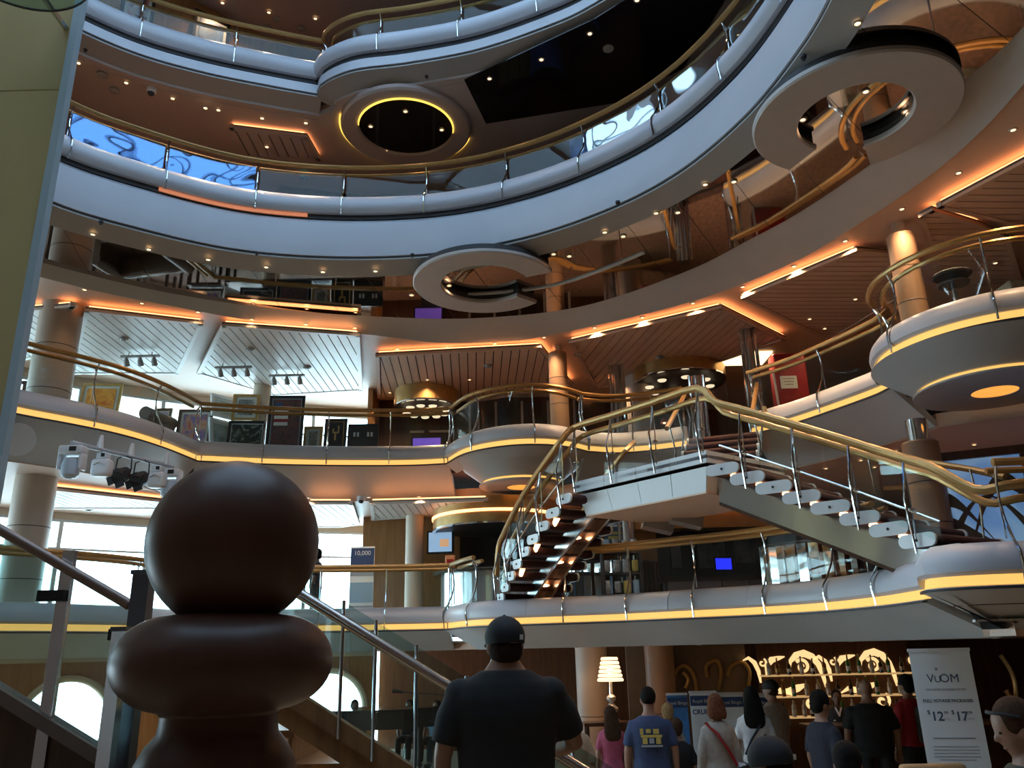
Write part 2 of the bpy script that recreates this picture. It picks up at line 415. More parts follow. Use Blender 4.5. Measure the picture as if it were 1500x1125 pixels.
# floors, ceilings
o = MB().box(((XL + XR) / 2, (YB + YF) / 2, -.1), (XR - XL, YB - YF, .2)).build('floor', 'marble', smooth=0); struct(o)
TILE = MB().box((0, 0, .004), (.985, .985, .008)).build('floor_tile', 'marble', o, smooth=0)
first = True
for ix in range(-3, 9):
    for iy in range(6, 18):
        t = TILE if first else TILE.copy()
        if not first: COL.objects.link(t); t.parent = o
        first = False; t.location = (ix + .5, iy + .5, 0)
d6 = cat(D6); d7 = cat(D7)
slab('floor_gallery_lower', offset(d6, -.12), 2.53, 2.6, 'carpet', 'carpeted floor of the first balcony level')
slab('floor_gallery_middle', offset(d7, -.12), 5.22, 5.35, 'carpet', 'carpeted floor of the second balcony level')
slab('floor_gallery_upper', offset(D8, -.12), 7.75, 8.1, 'carpet', 'floor of the third balcony level')
slab('floor_gallery_top', offset(cat(D9), -.12), 10.3, 10.6, 'carpet', 'floor of the topmost balcony level')
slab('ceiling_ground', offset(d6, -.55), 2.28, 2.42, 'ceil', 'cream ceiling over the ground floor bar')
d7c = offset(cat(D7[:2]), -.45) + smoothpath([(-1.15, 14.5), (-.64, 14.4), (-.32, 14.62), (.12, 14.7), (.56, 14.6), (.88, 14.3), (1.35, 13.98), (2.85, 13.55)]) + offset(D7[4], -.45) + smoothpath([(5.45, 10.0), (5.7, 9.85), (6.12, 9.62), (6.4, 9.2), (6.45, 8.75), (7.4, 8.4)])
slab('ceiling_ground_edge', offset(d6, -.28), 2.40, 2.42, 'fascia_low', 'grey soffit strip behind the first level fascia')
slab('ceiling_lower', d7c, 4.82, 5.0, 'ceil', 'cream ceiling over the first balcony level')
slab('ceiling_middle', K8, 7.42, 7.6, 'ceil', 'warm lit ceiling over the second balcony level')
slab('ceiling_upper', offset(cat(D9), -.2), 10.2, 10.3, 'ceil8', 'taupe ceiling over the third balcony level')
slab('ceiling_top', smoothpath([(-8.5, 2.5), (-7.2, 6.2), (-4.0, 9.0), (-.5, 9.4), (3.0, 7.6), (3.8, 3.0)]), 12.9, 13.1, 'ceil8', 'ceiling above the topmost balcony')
# mirrored soffit between the white ring and the outer fascia: panels parted by fine joints
inn = resample(offset(D8, -.26), n=25); out_ = resample(J8, n=25)
ms = MB()
ms.poly([(p[0], p[1], 7.585) for p in inn] + [(p[0], p[1], 7.585) for p in out_][::-1])
mso = ms.build('ceiling_soffit', 'dark', smooth=0); struct(mso); mso['label'] = 'dark backing of the bronze mirrored soffit'
fi = resample(offset(D8, -.26), n=97); fo = resample(J8, n=97)
for k in range(0, 96, 4):
    b = MB(); e = .0035
    a_ = [Vector((*fi[i], 7.55)) for i in range(k, k + 5)]; c_ = [Vector((*fo[i], 7.55)) for i in range(k, k + 5)]
    d_ = (a_[-1] - a_[0]).normalized() * e; g_ = (c_[-1] - c_[0]).normalized() * e
    a_[0] += d_; a_[-1] -= d_; c_[0] += g_; c_[-1] -= g_
    pts = a_ + c_[::-1]
    b.poly(pts); b.build('mirror_panel', 'mirror', mso, smooth=0)
# outer fascia: pale band that slopes from the mirror down to the ceiling behind
n = 140
a = resample(J8, n=n); c = resample(K8, n=n); b = MB()
for i in range(n - 1): b.add([(*a[i], 7.56), (*a[i + 1], 7.56), (*c[i + 1], 7.40), (*c[i], 7.40)], [(0, 1, 2, 3)])
struct(b.build('fascia_outer', 'fascia_low')); bpy.context.scene.objects['fascia_outer']['label'] = 'pale grey curved fascia below the mirrored soffit'

# ------------------------------------------------------------------ fascias with panelled curb, amber cove and slanting underside
def fascia(name, path, g, label, low=.55, inset=.42, spacing=1.15, glow=True, cap0=False):
    prof = [(-.12, g + .02), (.02, g + .02), (.02, g - .035), (.10, g - .045), (.10, g - .07), (.075, g - .08), (-inset, g - low), (-inset - .06, g - low + .04), (-.12, g - .1)]
    o = MB().sweep(prof, path).build(name, 'fascia_low'); struct(o); o['label'] = label
    MB().sweep([(.072, g - .052), (.118, g - .052), (.118, g - .072), (.072, g - .072)], path).build('edge_bead', 'dark', o)
    roll = [(-.10, g + .31), (-.02, g + .315), (.05, g + .285), (.105, g + .22), (.13, g + .14), (.125, g + .075), (.09, g + .045), (-.10, g + .045)]
    L = plen(path); k = max(1, round(L / spacing)); st = L / k
    for i in range(k):
        MB().sweep(roll, subpath(path, i * st + .004, (i + 1) * st - .004)).build('curb_panel', 'fascia', o)
    if glow:
        MB().sweep([(.025, g + .044), (.06, g + .044), (.075, g - .03), (.025, g - .034)], path).build('cove_light', 'glow', o)
    return o, st
def balustrade(name, path, zc, zr, label, st, group='glass balustrades of the balconies', drop=.36, inner=True, ends=True, z_add=None):
    L = plen(path); p0, _ = pathframe(path, L / 2)
    root = empty(name, (p0[0], p0[1], zc), label, 'balustrade', group)
    up = resample(path, .2)
    MB().tube([(p[0], p[1], zr) for p in offset(up, .02)], .036, 8).build('handrail', 'brass', root)
    if inner: MB().tube([(p[0], p[1], zr - .045) for p in offset(up, -.13)], .03, 8).build('inner_handrail', 'brass', root)
    k = max(1, round(L / st))
    h = zr - zc
    for i in range(k + 1):
        if i == k and not ends: break
        p, nn = pathframe(path, min(L - .02, max(.02, i * L / k)))
        q = lambda o_, z: (p[0] + nn.x * o_, p[1] + nn.y * o_, z)
        po = MB().tube([q(.02, zr - .03), q(-.03, zr - h * .25), q(-.045, zr - h * .5), q(-.01, zr - h * .75), q(.07, zc + .0), q(.14, zc - .09), q(.15, zc - .2), q(.13, zc - drop + .06), q(.125, zc - drop)], .0125, 6).build('post', 'chrome', root)
        MB().tube([q(.02, zr - .03), q(-.05, zr - .12), q(-.13, zr - .06)], .009, 5).build('bracket', 'chrome', po)
        MB().tube([q(-.045, zr - h * .5), q(-.05, zc + .02)], .007, 5).build('stay', 'chrome', po)
    for i in range(k):
        s_ = subpath(path, i * L / k + .03, (i + 1) * L / k - .03, .2)
        MB().sweep([(-.055, zc + .005), (-.065, zc + .005), (-.065, zr - .07), (-.055, zr - .07)], s_).build('glass_panel', 'glass', root)
    return root
names7 = ['left wing beside the spotlights', 'straight run before the paintings', 'rounded central bay', 'short run behind the stairs', 'short run beside the red door', 'round bay at the right edge']
for i, p in enumerate(D7):
    o, st = fascia('fascia_middle', p, 5.4, 'white curb and amber light line, second level, ' + names7[i], inset=.12 if i in (2, 5) else .42, low=.2 if i in (2, 5) else .57, spacing=1.15)
    balustrade('balustrade', p, 5.72, 6.36, 'second level brass and glass balustrade, ' + names7[i], st)
names6 = ['left wing seen through the stair glass', 'run below the bright windows', 'long curve under the double stairs', 'bay at the right foot of stairs']
for i, p in enumerate(D6):
    g = 2.65 if i < 3 else 2.72
    o, st = fascia('fascia_lower', p, g, 'grey curb and amber light line, first level, ' + names6[i], low=.38, inset=.5)
    if i == 2:
        # open where the two stair flights land
        L = plen(p)
        a_, b_ = [k for k in (1.35, L - .75)]
        balustrade('balustrade', subpath(p, .05, 1.2), g + .32, g + .98, 'first level balustrade, short piece left of the stair foot', .8)
        balustrade('balustrade', subpath(p, 2.75, L - 1.05), g + .32, g + .98, 'first level balustrade, long curve under the landing', 1.1)
    else:
        balustrade('balustrade', p if i == 1 else (p if i == 0 else subpath(p, .9, plen(p))), g + .32, g + .98, 'first level brass and glass balustrade, ' + names6[i], st)
# third level: tall white ring
zz = 7.6
o = MB().sweep([(-.12, 8.32), (.0, 8.32), (.06, 8.25), (.09, 7.9), (.075, 7.70), (.03, 7.69), (-.12, 7.72)], D8).build('fascia_upper', 'fascia'); struct(o); o['label'] = 'broad white ring band of the third level'
MB().sweep([(.0, 7.705), (.055, 7.705), (.055, 7.665), (.0, 7.665)], D8).build('shadow_groove', 'dark', o)
MB().sweep([(-.02, 7.67), (.06, 7.665), (.06, 7.645), (-.27, 7.545), (-.27, 7.6)], D8).build('soffit_band', 'soffit', o)
MB().sweep([(-.02, 8.32), (.03, 8.32), (.03, 8.40), (-.02, 8.40)], D8).build('shadow_gap', 'dark', o)
L = plen(D8); k = round(L / 1.25); st = L / k
for i in range(k):
    MB().sweep([(-.10, 8.70), (-.02, 8.71), (.06, 8.68), (.12, 8.61), (.145, 8.52), (.135, 8.44), (.09, 8.39), (-.10, 8.39)], subpath(D8, i * st + .004, (i + 1) * st - .004)).build('curb_panel', 'fascia', o)
MB().sweep([(.033, 8.335), (.055, 8.335), (.055, 8.385), (.033, 8.385)], subpath(D8, 4.9, 6.95)).build('cove_light', 'cove_dim', o)
b8 = balustrade('balustrade', D8, 8.70, 9.2, 'third level brass and glass balustrade sweeping round the white ring', st)
for ch in b8.children:
    if ch.name.startswith('glass_panel'):
        c = sum((v.co for v in ch.data.vertices), Vector()) / len(ch.data.vertices)
        if c.x < -3.6 or (c.x > 1.25 and c.y < 9.6): ch.data.materials[0] = M['glass_wavy' if c.x < 0 else 'glass_wavy2']
names9 = ['left wing', 'waving bay at the top of the picture']
for i, p in enumerate(D9):
    o = MB().sweep([(-.12, 10.60), (.0, 10.60), (.06, 10.56), (.07, 10.40), (.03, 10.39), (-.12, 10.4)], p).build('fascia_top', 'fascia'); struct(o); o['label'] = 'white band of the topmost level, ' + names9[i]
    MB().sweep([(.0, 10.405), (.05, 10.405), (.05, 10.365), (.0, 10.365)], p).build('shadow_groove', 'dark', o)
    MB().sweep([(-.02, 10.37), (.06, 10.365), (.06, 10.345), (-.32, 10.195), (-.32, 10.3)], p).build('soffit_band', 'soffit', o)
    MB().sweep([(-.02, 10.60), (.025, 10.60), (.025, 10.68), (-.02, 10.68)], p).build('shadow_gap', 'dark', o)
    L = plen(p); k = round(L / 1.2); st = L / k
    for q in range(k):
        MB().sweep([(-.10, 11.0), (-.02, 11.01), (.06, 10.98), (.13, 10.9), (.15, 10.82), (.13, 10.72), (.09, 10.67), (-.10, 10.67)], subpath(p, q * st + .004, (q + 1) * st - .004)).build('curb_panel', 'fascia', o)
    balustrade('balustrade', p, 11.0, 11.42, 'topmost brass and glass balustrade, ' + names9[i], st)

# ------------------------------------------------------------------ walls and windows
def wall(name, x0, y0, x1, y1, z0, z1, mat, label, th=.15):
    L = math.dist((x0, y0), (x1, y1)); o = MB().box(((x0 + x1) / 2, (y0 + y1) / 2, (z0 + z1) / 2), (L, th, z1 - z0), math.atan2(y1 - y0, x1 - x0)).build(name, mat, smooth=0)
    struct(o); o['label'] = label; return o
wall('wall_back', -2.9, YB, XR, YB, 0, 2.3, 'redwood', 'red-brown wood wall behind the bar')
wall('wall_back', -2.9, YB, XR, YB, 2.6, 4.85, 'wood', 'wood wall at the back of the first balcony level')
wall('wall_back', -2.9, YB, XR, YB, 5.35, 7.45, 'redwood', 'brown wall at the back of the second balcony level')
wall('wall_back', XL, YB, XR, YB, 8.1, 12.95, 'wood', 'orange wood wall behind the upper balconies')
wall('wall_right', XR, YF, XR, YB, 0, 13, 'redwood', 'brown wood wall on the right side')
wall('wall_left', XL, YF, XL, 8.6, 0, 13, 'cream', 'cream wall on the left side')
wall('wall_front', XL, YF, XR, YF, 0, 13, 'redwood', 'brown wall behind the viewer')
# curved window wall on the left
WP = smoothpath(WINP, .3)
def wallband(name, z0, z1, mat, label):
    o = MB().sweep([(-.08, z0), (.08, z0), (.08, z1), (-.08, z1)], WP).build(name, mat); struct(o); o['label'] = label; return o
wallband('wall_window_band', 2.2, 2.75, 'cream', 'sill band of the first level windows')
wallband('wall_window_band', 4.7, 5.5, 'cream', 'spandrel between first and second level windows')
wallband('wall_window_band', 7.25, 8.2, 'cream', 'pale band above the second level windows')
wallband('wall_window_band', 10.1, 13, 'wood', 'wood band over the third level windows')
wallband('wall_window_band', 8.1, 10.15, 'wood', 'wood wall left on the third level')
L = plen(WP); nw = 9; stw = L / nw
cnt = 0
for z0, z1 in ((2.75, 4.7), (5.5, 7.25)):
    for i in range(nw):
        cnt += 1
        s_ = subpath(WP, i * stw, (i + 1) * stw, .3)
        o = MB().sweep([(-.008, z0), (.008, z0), (.008, z1), (-.008, z1)], s_).build('window_%d' % cnt, 'glass_far'); struct(o)
        p, nn = pathframe(WP, i * stw)
        fr = MB().box((p[0], p[1], (z0 + z1) / 2), (.07, .1, z1 - z0), math.atan2(nn.y, nn.x) + R(90))
        fr.sweep([(-.04, z1 - .05), (.04, z1 - .05), (.04, z1), (-.04, z1)], s_)
        fr.sweep([(-.04, z0 + (z1 - z0) * .72), (.04, z0 + (z1 - z0) * .72), (.04, z0 + (z1 - z0) * .74), (-.04, z0 + (z1 - z0) * .74)], s_)
        fr.build('window_frame', 'trim', o)
# ground level: orange wall with big round windows
def arc_at(px, py):                     # where a sight line crosses the window wall, as arc length
    d = ray(px, py); best = None; acc = 0
    for a_, b_ in zip(WP, WP[1:]):
        s0 = a_[0] * d.y - a_[1] * d.x; s1 = b_[0] * d.y - b_[1] * d.x; ln = math.dist(a_, b_)
        if s0 * s1 <= 0 and s0 != s1: best = acc + ln * s0 / (s0 - s1)
        acc += ln
    return best
w1, w2 = arc_at(95, 1040), arc_at(503, 1035)
hw = (w2 - w1) / 4
cuts = [w1 - 3 * hw, w1 - hw, w1 + hw, w1 + 3 * hw, min(plen(WP), w1 + 5 * hw)]
for i in range(4):
    if cuts[i] < 0: cuts[i] = 0.0
    a_, n0 = pathframe(WP, cuts[i]); b_, n1 = pathframe(WP, cuts[i + 1])
    A = Vector((*a_, 0)); B = Vector((*b_, 0)); ux = (B - A).normalized(); wd = (B - A).length; r = min(.68, wd * .42); zc = 1.2; nseg = 32
    b = MB(); vs = []
    def onrect(t):
        c, s_ = math.cos(t), math.sin(t); hx, z_up, z_dn = wd / 2, 2.3 - zc, zc
        k = min(hx / abs(c) if abs(c) > 1e-6 else 9e9, (z_up if s_ > 0 else z_dn) / abs(s_) if abs(s_) > 1e-6 else 9e9)
        return k * c, k * s_
    cx = A + ux * wd / 2; up3 = Vector((0, 0, 1)); nrm = Vector((-ux.y, ux.x, 0))
    angs = sorted(set([2 * math.pi * k / nseg for k in range(nseg)] + [math.atan2(v, h) % (2 * math.pi) for h in (wd / 2, -wd / 2) for v in (2.3 - zc, -zc)]))
    ins = [cx + ux * (r * math.cos(t)) + up3 * (zc + r * math.sin(t)) for t in angs]
    outs = [cx + ux * onrect(t)[0] + up3 * (zc + onrect(t)[1]) for t in angs]
    q = len(angs); off = nrm * .12
    b.add(ins + outs + [p + off for p in ins], [(k, (k + 1) % q, q + (k + 1) % q, q + k) for k in range(q)] + [(k, (k + 1) % q, 2 * q + (k + 1) % q, 2 * q + k) for k in range(q)])
    o = b.build('wall_round_window', 'wood', smooth=20); struct(o); o['label'] = 'orange wood wall with a round window on the ground floor'
    rim = MB().tube([cx - nrm * .03 + ux * ((r + .05) * math.cos(t)) + up3 * (zc + (r + .05) * math.sin(t)) for t in [2 * math.pi * k / 40 for k in range(40)]], .06, 8, closed=True)
    rim.build('window_rim', 'cream', o)
    MB().poly([cx + off * .5 + ux * (r * math.cos(t)) + up3 * (zc + r * math.sin(t)) for t in angs]).build('window_pane', 'glass_far', o, smooth=0)
# roof light
o = MB()
for x in (-6.5, -4.1, -1.7, .7, 3.1): o.box((x, 4, 13.35), (.12, 11.5, .25))
for y in (-1.2, 1.5, 4.2, 6.9, 9.6): o.box((-1.7, y, 13.35), (9.8, .12, .25))
sk = o.build('skylight_frame', 'trim', smooth=0); struct(sk); sk['label'] = 'white grid of the roof light over the atrium'
for x0 in (-6.5, -4.1, -1.7, .7):
    for y0 in (-1.2, 1.5, 4.2, 6.9): MB().box((x0 + 1.2, y0 + 1.35, 13.4), (2.26, 2.56, .01)).build('pane', 'glass_roof', sk, smooth=0)
rf = MB()
rf.box((XL / 2 - 3.3, 3, 13.2), (6.4, 18, .1)).box((7.2, 3, 13.2), (7.9, 18, .1)).box((-1.5, -3.7, 13.2), (9.9, 4.8, .1))
o = rf.build('ceiling_roof', 'ceil8', smooth=0); struct(o); o['label'] = 'roof deck around the roof light'
# ------------------------------------------------------------------ slatted ceiling rafts with cove lamps
def raft(poly, z, width, dirv, label, cove_edges, slat_mat='slat', gap=.018):
    """poly: plan polygon; dirv: direction of the slats; cove_edges: indexes of edges with an orange cove lamp"""
    area = sum(p[0] * q[1] - q[0] * p[1] for p, q in zip(poly, poly[1:] + poly[:1]))
    if area < 0: poly = poly[::-1]; n = len(poly); cove_edges = [(n - 2 - e) % n for e in cove_edges]
    o = MB().prism(poly, z + .028, z + .05).build('ceiling_raft', 'slatgap', smooth=0); struct(o); o['label'] = label
    dv = Vector(dirv).normalized(); nx, ny = -dv.y, dv.x
    cx = sum(p[0] for p in poly) / len(poly); cy = sum(p[1] for p in poly) / len(poly)
    inner = [(p[0] + (cx - p[0]) * .05, p[1] + (cy - p[1]) * .05) for p in poly]
    ds = [p[0] * nx + p[1] * ny for p in inner]; d = min(ds)
    while d < max(ds):
        q = clip(clip(inner, nx, ny, d + width - gap), -nx, -ny, -d)
        if len(q) > 2: MB().prism(q, z, z + .028).build('slat', slat_mat, o, smooth=0)
        d += width
    for i in range(len(poly)):
        p, q = Vector(poly[i]), Vector(poly[(i + 1) % len(poly)]); e = (q - p).normalized(); inn_ = Vector((-e.y, e.x))
        MB().prism([tuple(p), tuple(q), tuple(q + inn_ * .07), tuple(p + inn_ * .07)], z - .012, z + .06).build('raft_frame', slat_mat, o, smooth=0)
        if i in cove_edges:
            MB().prism([tuple(p + e * .05 + inn_ * .02), tuple(q - e * .05 + inn_ * .02), tuple(q - e * .05 + inn_ * .10), tuple(p + e * .05 + inn_ * .10)], z + .062, z + .085).build('cove_light', 'cove', o, smooth=0)
    return o
def pz(pts, z): return [tuple(atz(x, y, z)[:2]) for x, y in pts]
ZR = 7.28
raft(pz([(30, 455), (110, 448), (75, 520), (20, 530)], ZR), ZR, .15, (0, 1), 'slatted ceiling panel behind the beige column on the left', [0])
raft(pz([(124, 454), (298, 474), (262, 548), (100, 548)], ZR), ZR, .15, (0, 1), 'daylit slatted ceiling panel above the sofa', [0])
raft(pz([(325, 476), (527, 491), (531, 572), (400, 580), (288, 547)], ZR), ZR, .15, (0, 1), 'daylit slatted ceiling panel above the flag picture', [0])
raft(pz([(550, 521), (793, 508), (840, 565), (700, 588), (553, 583)], ZR), ZR, .155, (-.05, 1), 'warm-tinted slatted ceiling panel left of the round column', [0, 1], 'slat_warm')
raft(pz([(833, 502), (1057, 450), (1152, 497), (990, 552), (872, 570)], ZR), ZR, .155, (-.2, 1), 'warm-tinted slatted ceiling panel above the double stairs', [0, 1], 'slat_warm')
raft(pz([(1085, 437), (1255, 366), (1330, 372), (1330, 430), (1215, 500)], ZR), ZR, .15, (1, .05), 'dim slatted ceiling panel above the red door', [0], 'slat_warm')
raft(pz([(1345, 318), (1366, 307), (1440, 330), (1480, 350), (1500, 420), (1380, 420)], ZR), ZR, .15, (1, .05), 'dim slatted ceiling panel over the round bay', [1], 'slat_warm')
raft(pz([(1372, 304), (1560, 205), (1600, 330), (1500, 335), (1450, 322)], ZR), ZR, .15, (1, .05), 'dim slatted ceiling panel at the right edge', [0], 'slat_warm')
raft(pz([(450, 738), (517, 738), (527, 768), (500, 772), (440, 772)], 4.72), 4.72, .14, (0, 1), 'daylit slatted panel in the first level ceiling', [0])
raft(pz([(541, 738), (715, 733), (700, 752), (545, 762)], 4.72), 4.72, .14, (0, 1), 'small slatted panel in the first level ceiling left of the bay', [0])
raft(pz([(30, 712), (240, 735), (240, 745), (30, 745)], 4.72), 4.72, .14, (0, 1), 'first level ceiling panel behind the spotlights', [0])
raft(pz([(335, 186), (450, 200), (470, 235), (360, 232)], 10.1), 10.1, .16, (0, 1), 'small slatted panel in the third level ceiling', [0, 1], 'ceil8')
# deck 6 right: cove strips on the brown ceiling
for pts, lab in (([(930, 790), (1190, 765), (1190, 778), (930, 800)], 'long brass edged bulkhead over the first level lounge'),):
    p = [aty(x, y, 15.5) for x, y in pts]
    o = MB().box(((p[0].x + p[1].x) / 2, 15.6, 4.56), (p[1].x - p[0].x, .5, .42)).build('trim_1', 'gold', smooth=0); struct(o); o['label'] = lab
    MB().box(((p[0].x + p[1].x) / 2, 15.33, 4.70), (p[1].x - p[0].x, .05, .05)).build('cove_light', 'cove', o, smooth=0)
# smoked mirror panel set in the third level ceiling
pp = pz([(680, 117), (870, 28), (1010, -60), (1062, 0), (1000, 100), (905, 150), (712, 181)], 10.19)
o = MB().prism(pp, 10.185, 10.2).build('ceiling_mirror_panel', 'blackmirror', smooth=0); struct(o); o['label'] = 'black mirror panel in the third level ceiling'
# round golden recess in that ceiling
c = atz(595, 188, 10.15); rr = 1.02
root = empty('ceiling_ring', (c.x, c.y, 10.2), 'round ceiling ring with golden light line and black centre', 'ceiling feature')
prof = [(.74, .0), (.76, -.05), (rr - .03, -.09), (rr, -.06), (rr, .0)]
MB().lathe([(r_, z + 10.2) for r_, z in prof], (c.x, c.y, 0), 64).build('ring', 'ceil8', root)
MB().lathe([(rr + .005, 10.2), (rr + .005, 10.165), (rr + .025, 10.165), (rr + .025, 10.2)], (c.x, c.y, 0), 64, R(20), R(200)).build('outer_light', 'gold_ring', root)
MB().lathe([(.735, 10.195), (.735, 10.13), (.75, 10.13), (.75, 10.195)], (c.x, c.y, 0), 64, R(-170), R(10)).build('inner_light', 'gold_ring', root)
MB().lathe([(.0, 10.19), (.74, 10.19)], (c.x, c.y, 0), 48).build('centre', 'blackmirror', root)
# white C shaped discs hung below the mirrored soffit
def cring(px, py, z, ro, ri, a0, a1, label):
    c = atz(px, py, z); root = empty('ceiling_disc', (c.x, c.y, 7.55), label, 'ceiling feature', 'C shaped discs under the mirror')
    n = 56; pr = [(ri, z), (ri + .015, z - .02), (ro - .015, z - .02), (ro, z), (ro, z + .04), (ri, z + .04)]
    vs = [[(c.x + r_ * math.cos(a0 + (a1 - a0) * k / n), c.y + r_ * math.sin(a0 + (a1 - a0) * k / n), zz_) for r_, zz_ in pr] for k in range(n + 1)]
    MB().rings(vs).build('disc', 'trim2', root)
    vs = [[(c.x + r_ * math.cos(a0 + (a1 - a0) * k / n), c.y + r_ * math.sin(a0 + (a1 - a0) * k / n), zz_) for r_, zz_ in ((ri + .04, z + .04), (ro - .05, z + .04), (ro - .05, 7.56), (ri + .04, 7.56))] for k in range(n + 1)]
    MB().rings(vs).build('drum', 'dark', root)
    return root
M['trim2'] = principled('disc_paint', (.50, .46, .44), .42, var=.03)
def span(px, py, e0, e1):             # the disc runs counter-clockwise from one end of its opening to the other
    c = atz(px, py, 7.42); a = atz(*e0, 7.42) - c; b = atz(*e1, 7.42) - c; t0 = math.atan2(a.y, a.x); t1 = math.atan2(b.y, b.x)
    while t1 < t0: t1 += 2 * math.pi
    return t0, t1
cring(1252, 172, 7.42, 1.02, .56, *span(1252, 172, (1165, 240), (1275, 240)), 'big white C shaped disc hanging at the upper right')
cring(710, 416, 7.42, 1.06, .64, *span(710, 416, (790, 444), (803, 398)), 'small white C shaped disc hanging left of centre')
# thin white line on the mirror between the discs
MB().sweep([(0, 7.53), (.05, 7.53), (.05, 7.55), (0, 7.55)], offset(subpath(J8, 10.2, 14.3), .95)).build('white_line', 'trim', mso)

# ------------------------------------------------------------------ downlights
dl = empty('downlight', (0, 0, 0))
ring = MB().lathe([(.026, -.001), (.028, -.010), (.042, -.010), (.046, .0)], n=20).build('trim_ring', 'trim2'); local(ring, dl)
lens = MB().lathe([(.0, -.006), (.016, -.0075), (.026, -.004)], n=16).build('lens', 'lens'); local(lens, dl)
used = [False]
def downlights(pts, z, label, group, power=0, scale=1.0):
    DXY([tuple(atz(x, y, z)[:2]) for x, y in pts], z, label, group, power, scale)
def DXY(pts, z, label, group, power=0, scale=1.0):
    for i_, (x, y) in enumerate(sorted(pts, key=lambda q: (Vector((q[0], q[1], z)) - CAMP).dot(_rt) / (Vector((q[0], q[1], z)) - CAMP).dot(_fw))):
        p = Vector((x, y, z)); loc = (x, y, z)
        if used[0]: o = dup(dl, loc, scale=scale)
        else: o = dl; o.location = loc; o.scale = (scale,) * 3; used[0] = True
        tag(o, label + ', ' + ORD[i_] + ' from left', 'downlight', group)
        if power:
            l = bpy.data.lights.new('downlight_beam', 'SPOT'); l.energy = power; l.color = (1, .62, .34); l.spot_size = R(125); l.spot_blend = .8; l.shadow_soft_size = .05
            q = bpy.data.objects.new('downlight_beam', l); COL.objects.link(q); q.location = (p.x, p.y, z - .03)
            attach(q, o) if scale == 1.0 else None
D = downlights
D([(326, 4), (394, 18), (462, 27)], 12.88, 'small downlight in the ceiling above the topmost balcony', 'top ceiling downlights', 25)
D([(115, 92), (185, 121), (253, 144), (320, 161), (384, 173), (448, 180)], 10.19, 'small downlight in the row along the third level ceiling', 'third level downlights', 36)
D([(301, 158), (391, 215)], 10.09, 'larger yellowish downlight in the third level ceiling', 'larger third level downlights', 10, 1.0)
D([(933, 0), (864, 49), (793, 87), (717, 115)], 10.18, 'downlight in the black mirror ceiling panel', 'black panel downlights', 3)
D([(594, 163), (543, 185), (647, 190), (566, 221), (627, 224)], 10.18, 'downlight inside the round golden ceiling ring', 'ring downlights', 3)
D([(136, 343), (218, 365), (305, 380), (390, 391), (473, 398), (550, 397)], 7.545, 'downlight in the mirrored soffit above the paintings', 'left mirror downlights', 6)
D([(603, 432), (658, 418), (690, 441), (752, 435)], 7.545, 'downlight in the mirror within the small C disc', 'small disc downlights', 5)
D([(811, 372), (834, 375), (886, 340), (913, 346), (961, 312), (993, 311), (1033, 270), (1075, 266)], 7.545, 'downlight in the mirrored soffit between the two C discs', 'middle mirror downlights', 5)
D([(1195, 112), (1176, 175), (1268, 134), (1327, 163), (1183, 221), (1270, 215), (1354, 81), (1256, 34)], 7.545, 'downlight in the mirrored soffit around the big C disc', 'right mirror downlights', 14)
D([(124, 424), (208, 444), (290, 457), (369, 468), (448, 475), (520, 480)], 7.415, 'downlight in the daylit ceiling edge left on the second level', 'left second level downlights', 6)
D([(582, 511), (655, 509), (725, 503), (797, 494), (871, 480), (941, 465), (1015, 444), (1088, 420), (1163, 390), (1238, 353), (1321, 306), (1404, 253), (1484, 190)], 7.415, 'downlight in the row along the warm ceiling edge of the second level', 'right second level downlights', 70)
D([(626, 556), (688, 556), (571, 575), (894, 555), (958, 543), (1106, 497)], ZR - .004, 'downlight between the slats of the central ceiling panels', 'slat panel downlights', 60)
D([(1186, 467), (1208, 481), (1253, 438), (1458, 385), (1373, 390)], ZR - .004, 'downlight between the slats of the right ceiling panels', 'right slat panel downlights', 14)
D([(1427, 651), (1312, 660), (1337, 657), (1261, 674), (1210, 686), (1281, 684), (1498, 685)], 4.815, 'downlight in the brown first level ceiling on the right', 'right first level downlights', 25)
D([(1035, 756), (1092, 754), (614, 727), (540, 728), (452, 729)], 4.815, 'downlight in the first level ceiling behind the stairs', 'middle first level downlights', 20)
DXY([(3.0, 14.2), (5.2, 13.4), (1.0, 14.6), (7.0, 12.6), (-.4, 15.4)], 2.275, 'added downlight in the ground floor ceiling before the bar', 'added ground floor downlights', 5)  # lamps added at chosen spots to brighten the ground floor
# small ceiling fittings
def detectors(pts, z, label, group):
    for i_, (x, y) in enumerate(sorted(pts)):
        p = atz(x, y, z)
        o = MB().lathe([(.0, -.05), (.035, -.05), (.05, -.03), (.075, -.025), (.075, 0)], (p.x, p.y, z), 20).build('smoke_detector', 'soffit')
        tag(o, label + (', ' + ORD[i_] + ' from left' if len(pts) > 1 else ''), 'detector', group)
detectors([(405, 27), (393, 40), (441, 41)], 12.9, 'round grey fitting in the topmost ceiling', 'top ceiling fittings')
detectors([(150, 109), (168, 132), (891, 70)], 10.19, 'round grey detector in the third level ceiling', 'third level detectors')
detectors([(181, 495), (366, 510), (450, 537)], ZR, 'round detector on a daylit slatted panel', 'left slat detectors')
detectors([(715, 535), (846, 518), (966, 522), (603, 565)], ZR, 'round detector on a warm-tinted slatted panel', 'middle slat detectors')
detectors([(130, 745)], 4.8, 'round detector in the first level ceiling', 'first level detectors')
def nub(pts, z, label, group):          # little sprinkler studs under the fascias
    for i_, (x, y) in enumerate(sorted(pts)):
        p = atz(x, y, z); o = MB().lathe([(.0, -.035), (.018, -.03), (.012, -.012), (.03, -.006), (.03, .02)], (p.x, p.y, z), 10).build('sprinkler', 'dark'); tag(o, label + ', ' + ORD[i_] + ' from left', 'sprinkler', group)
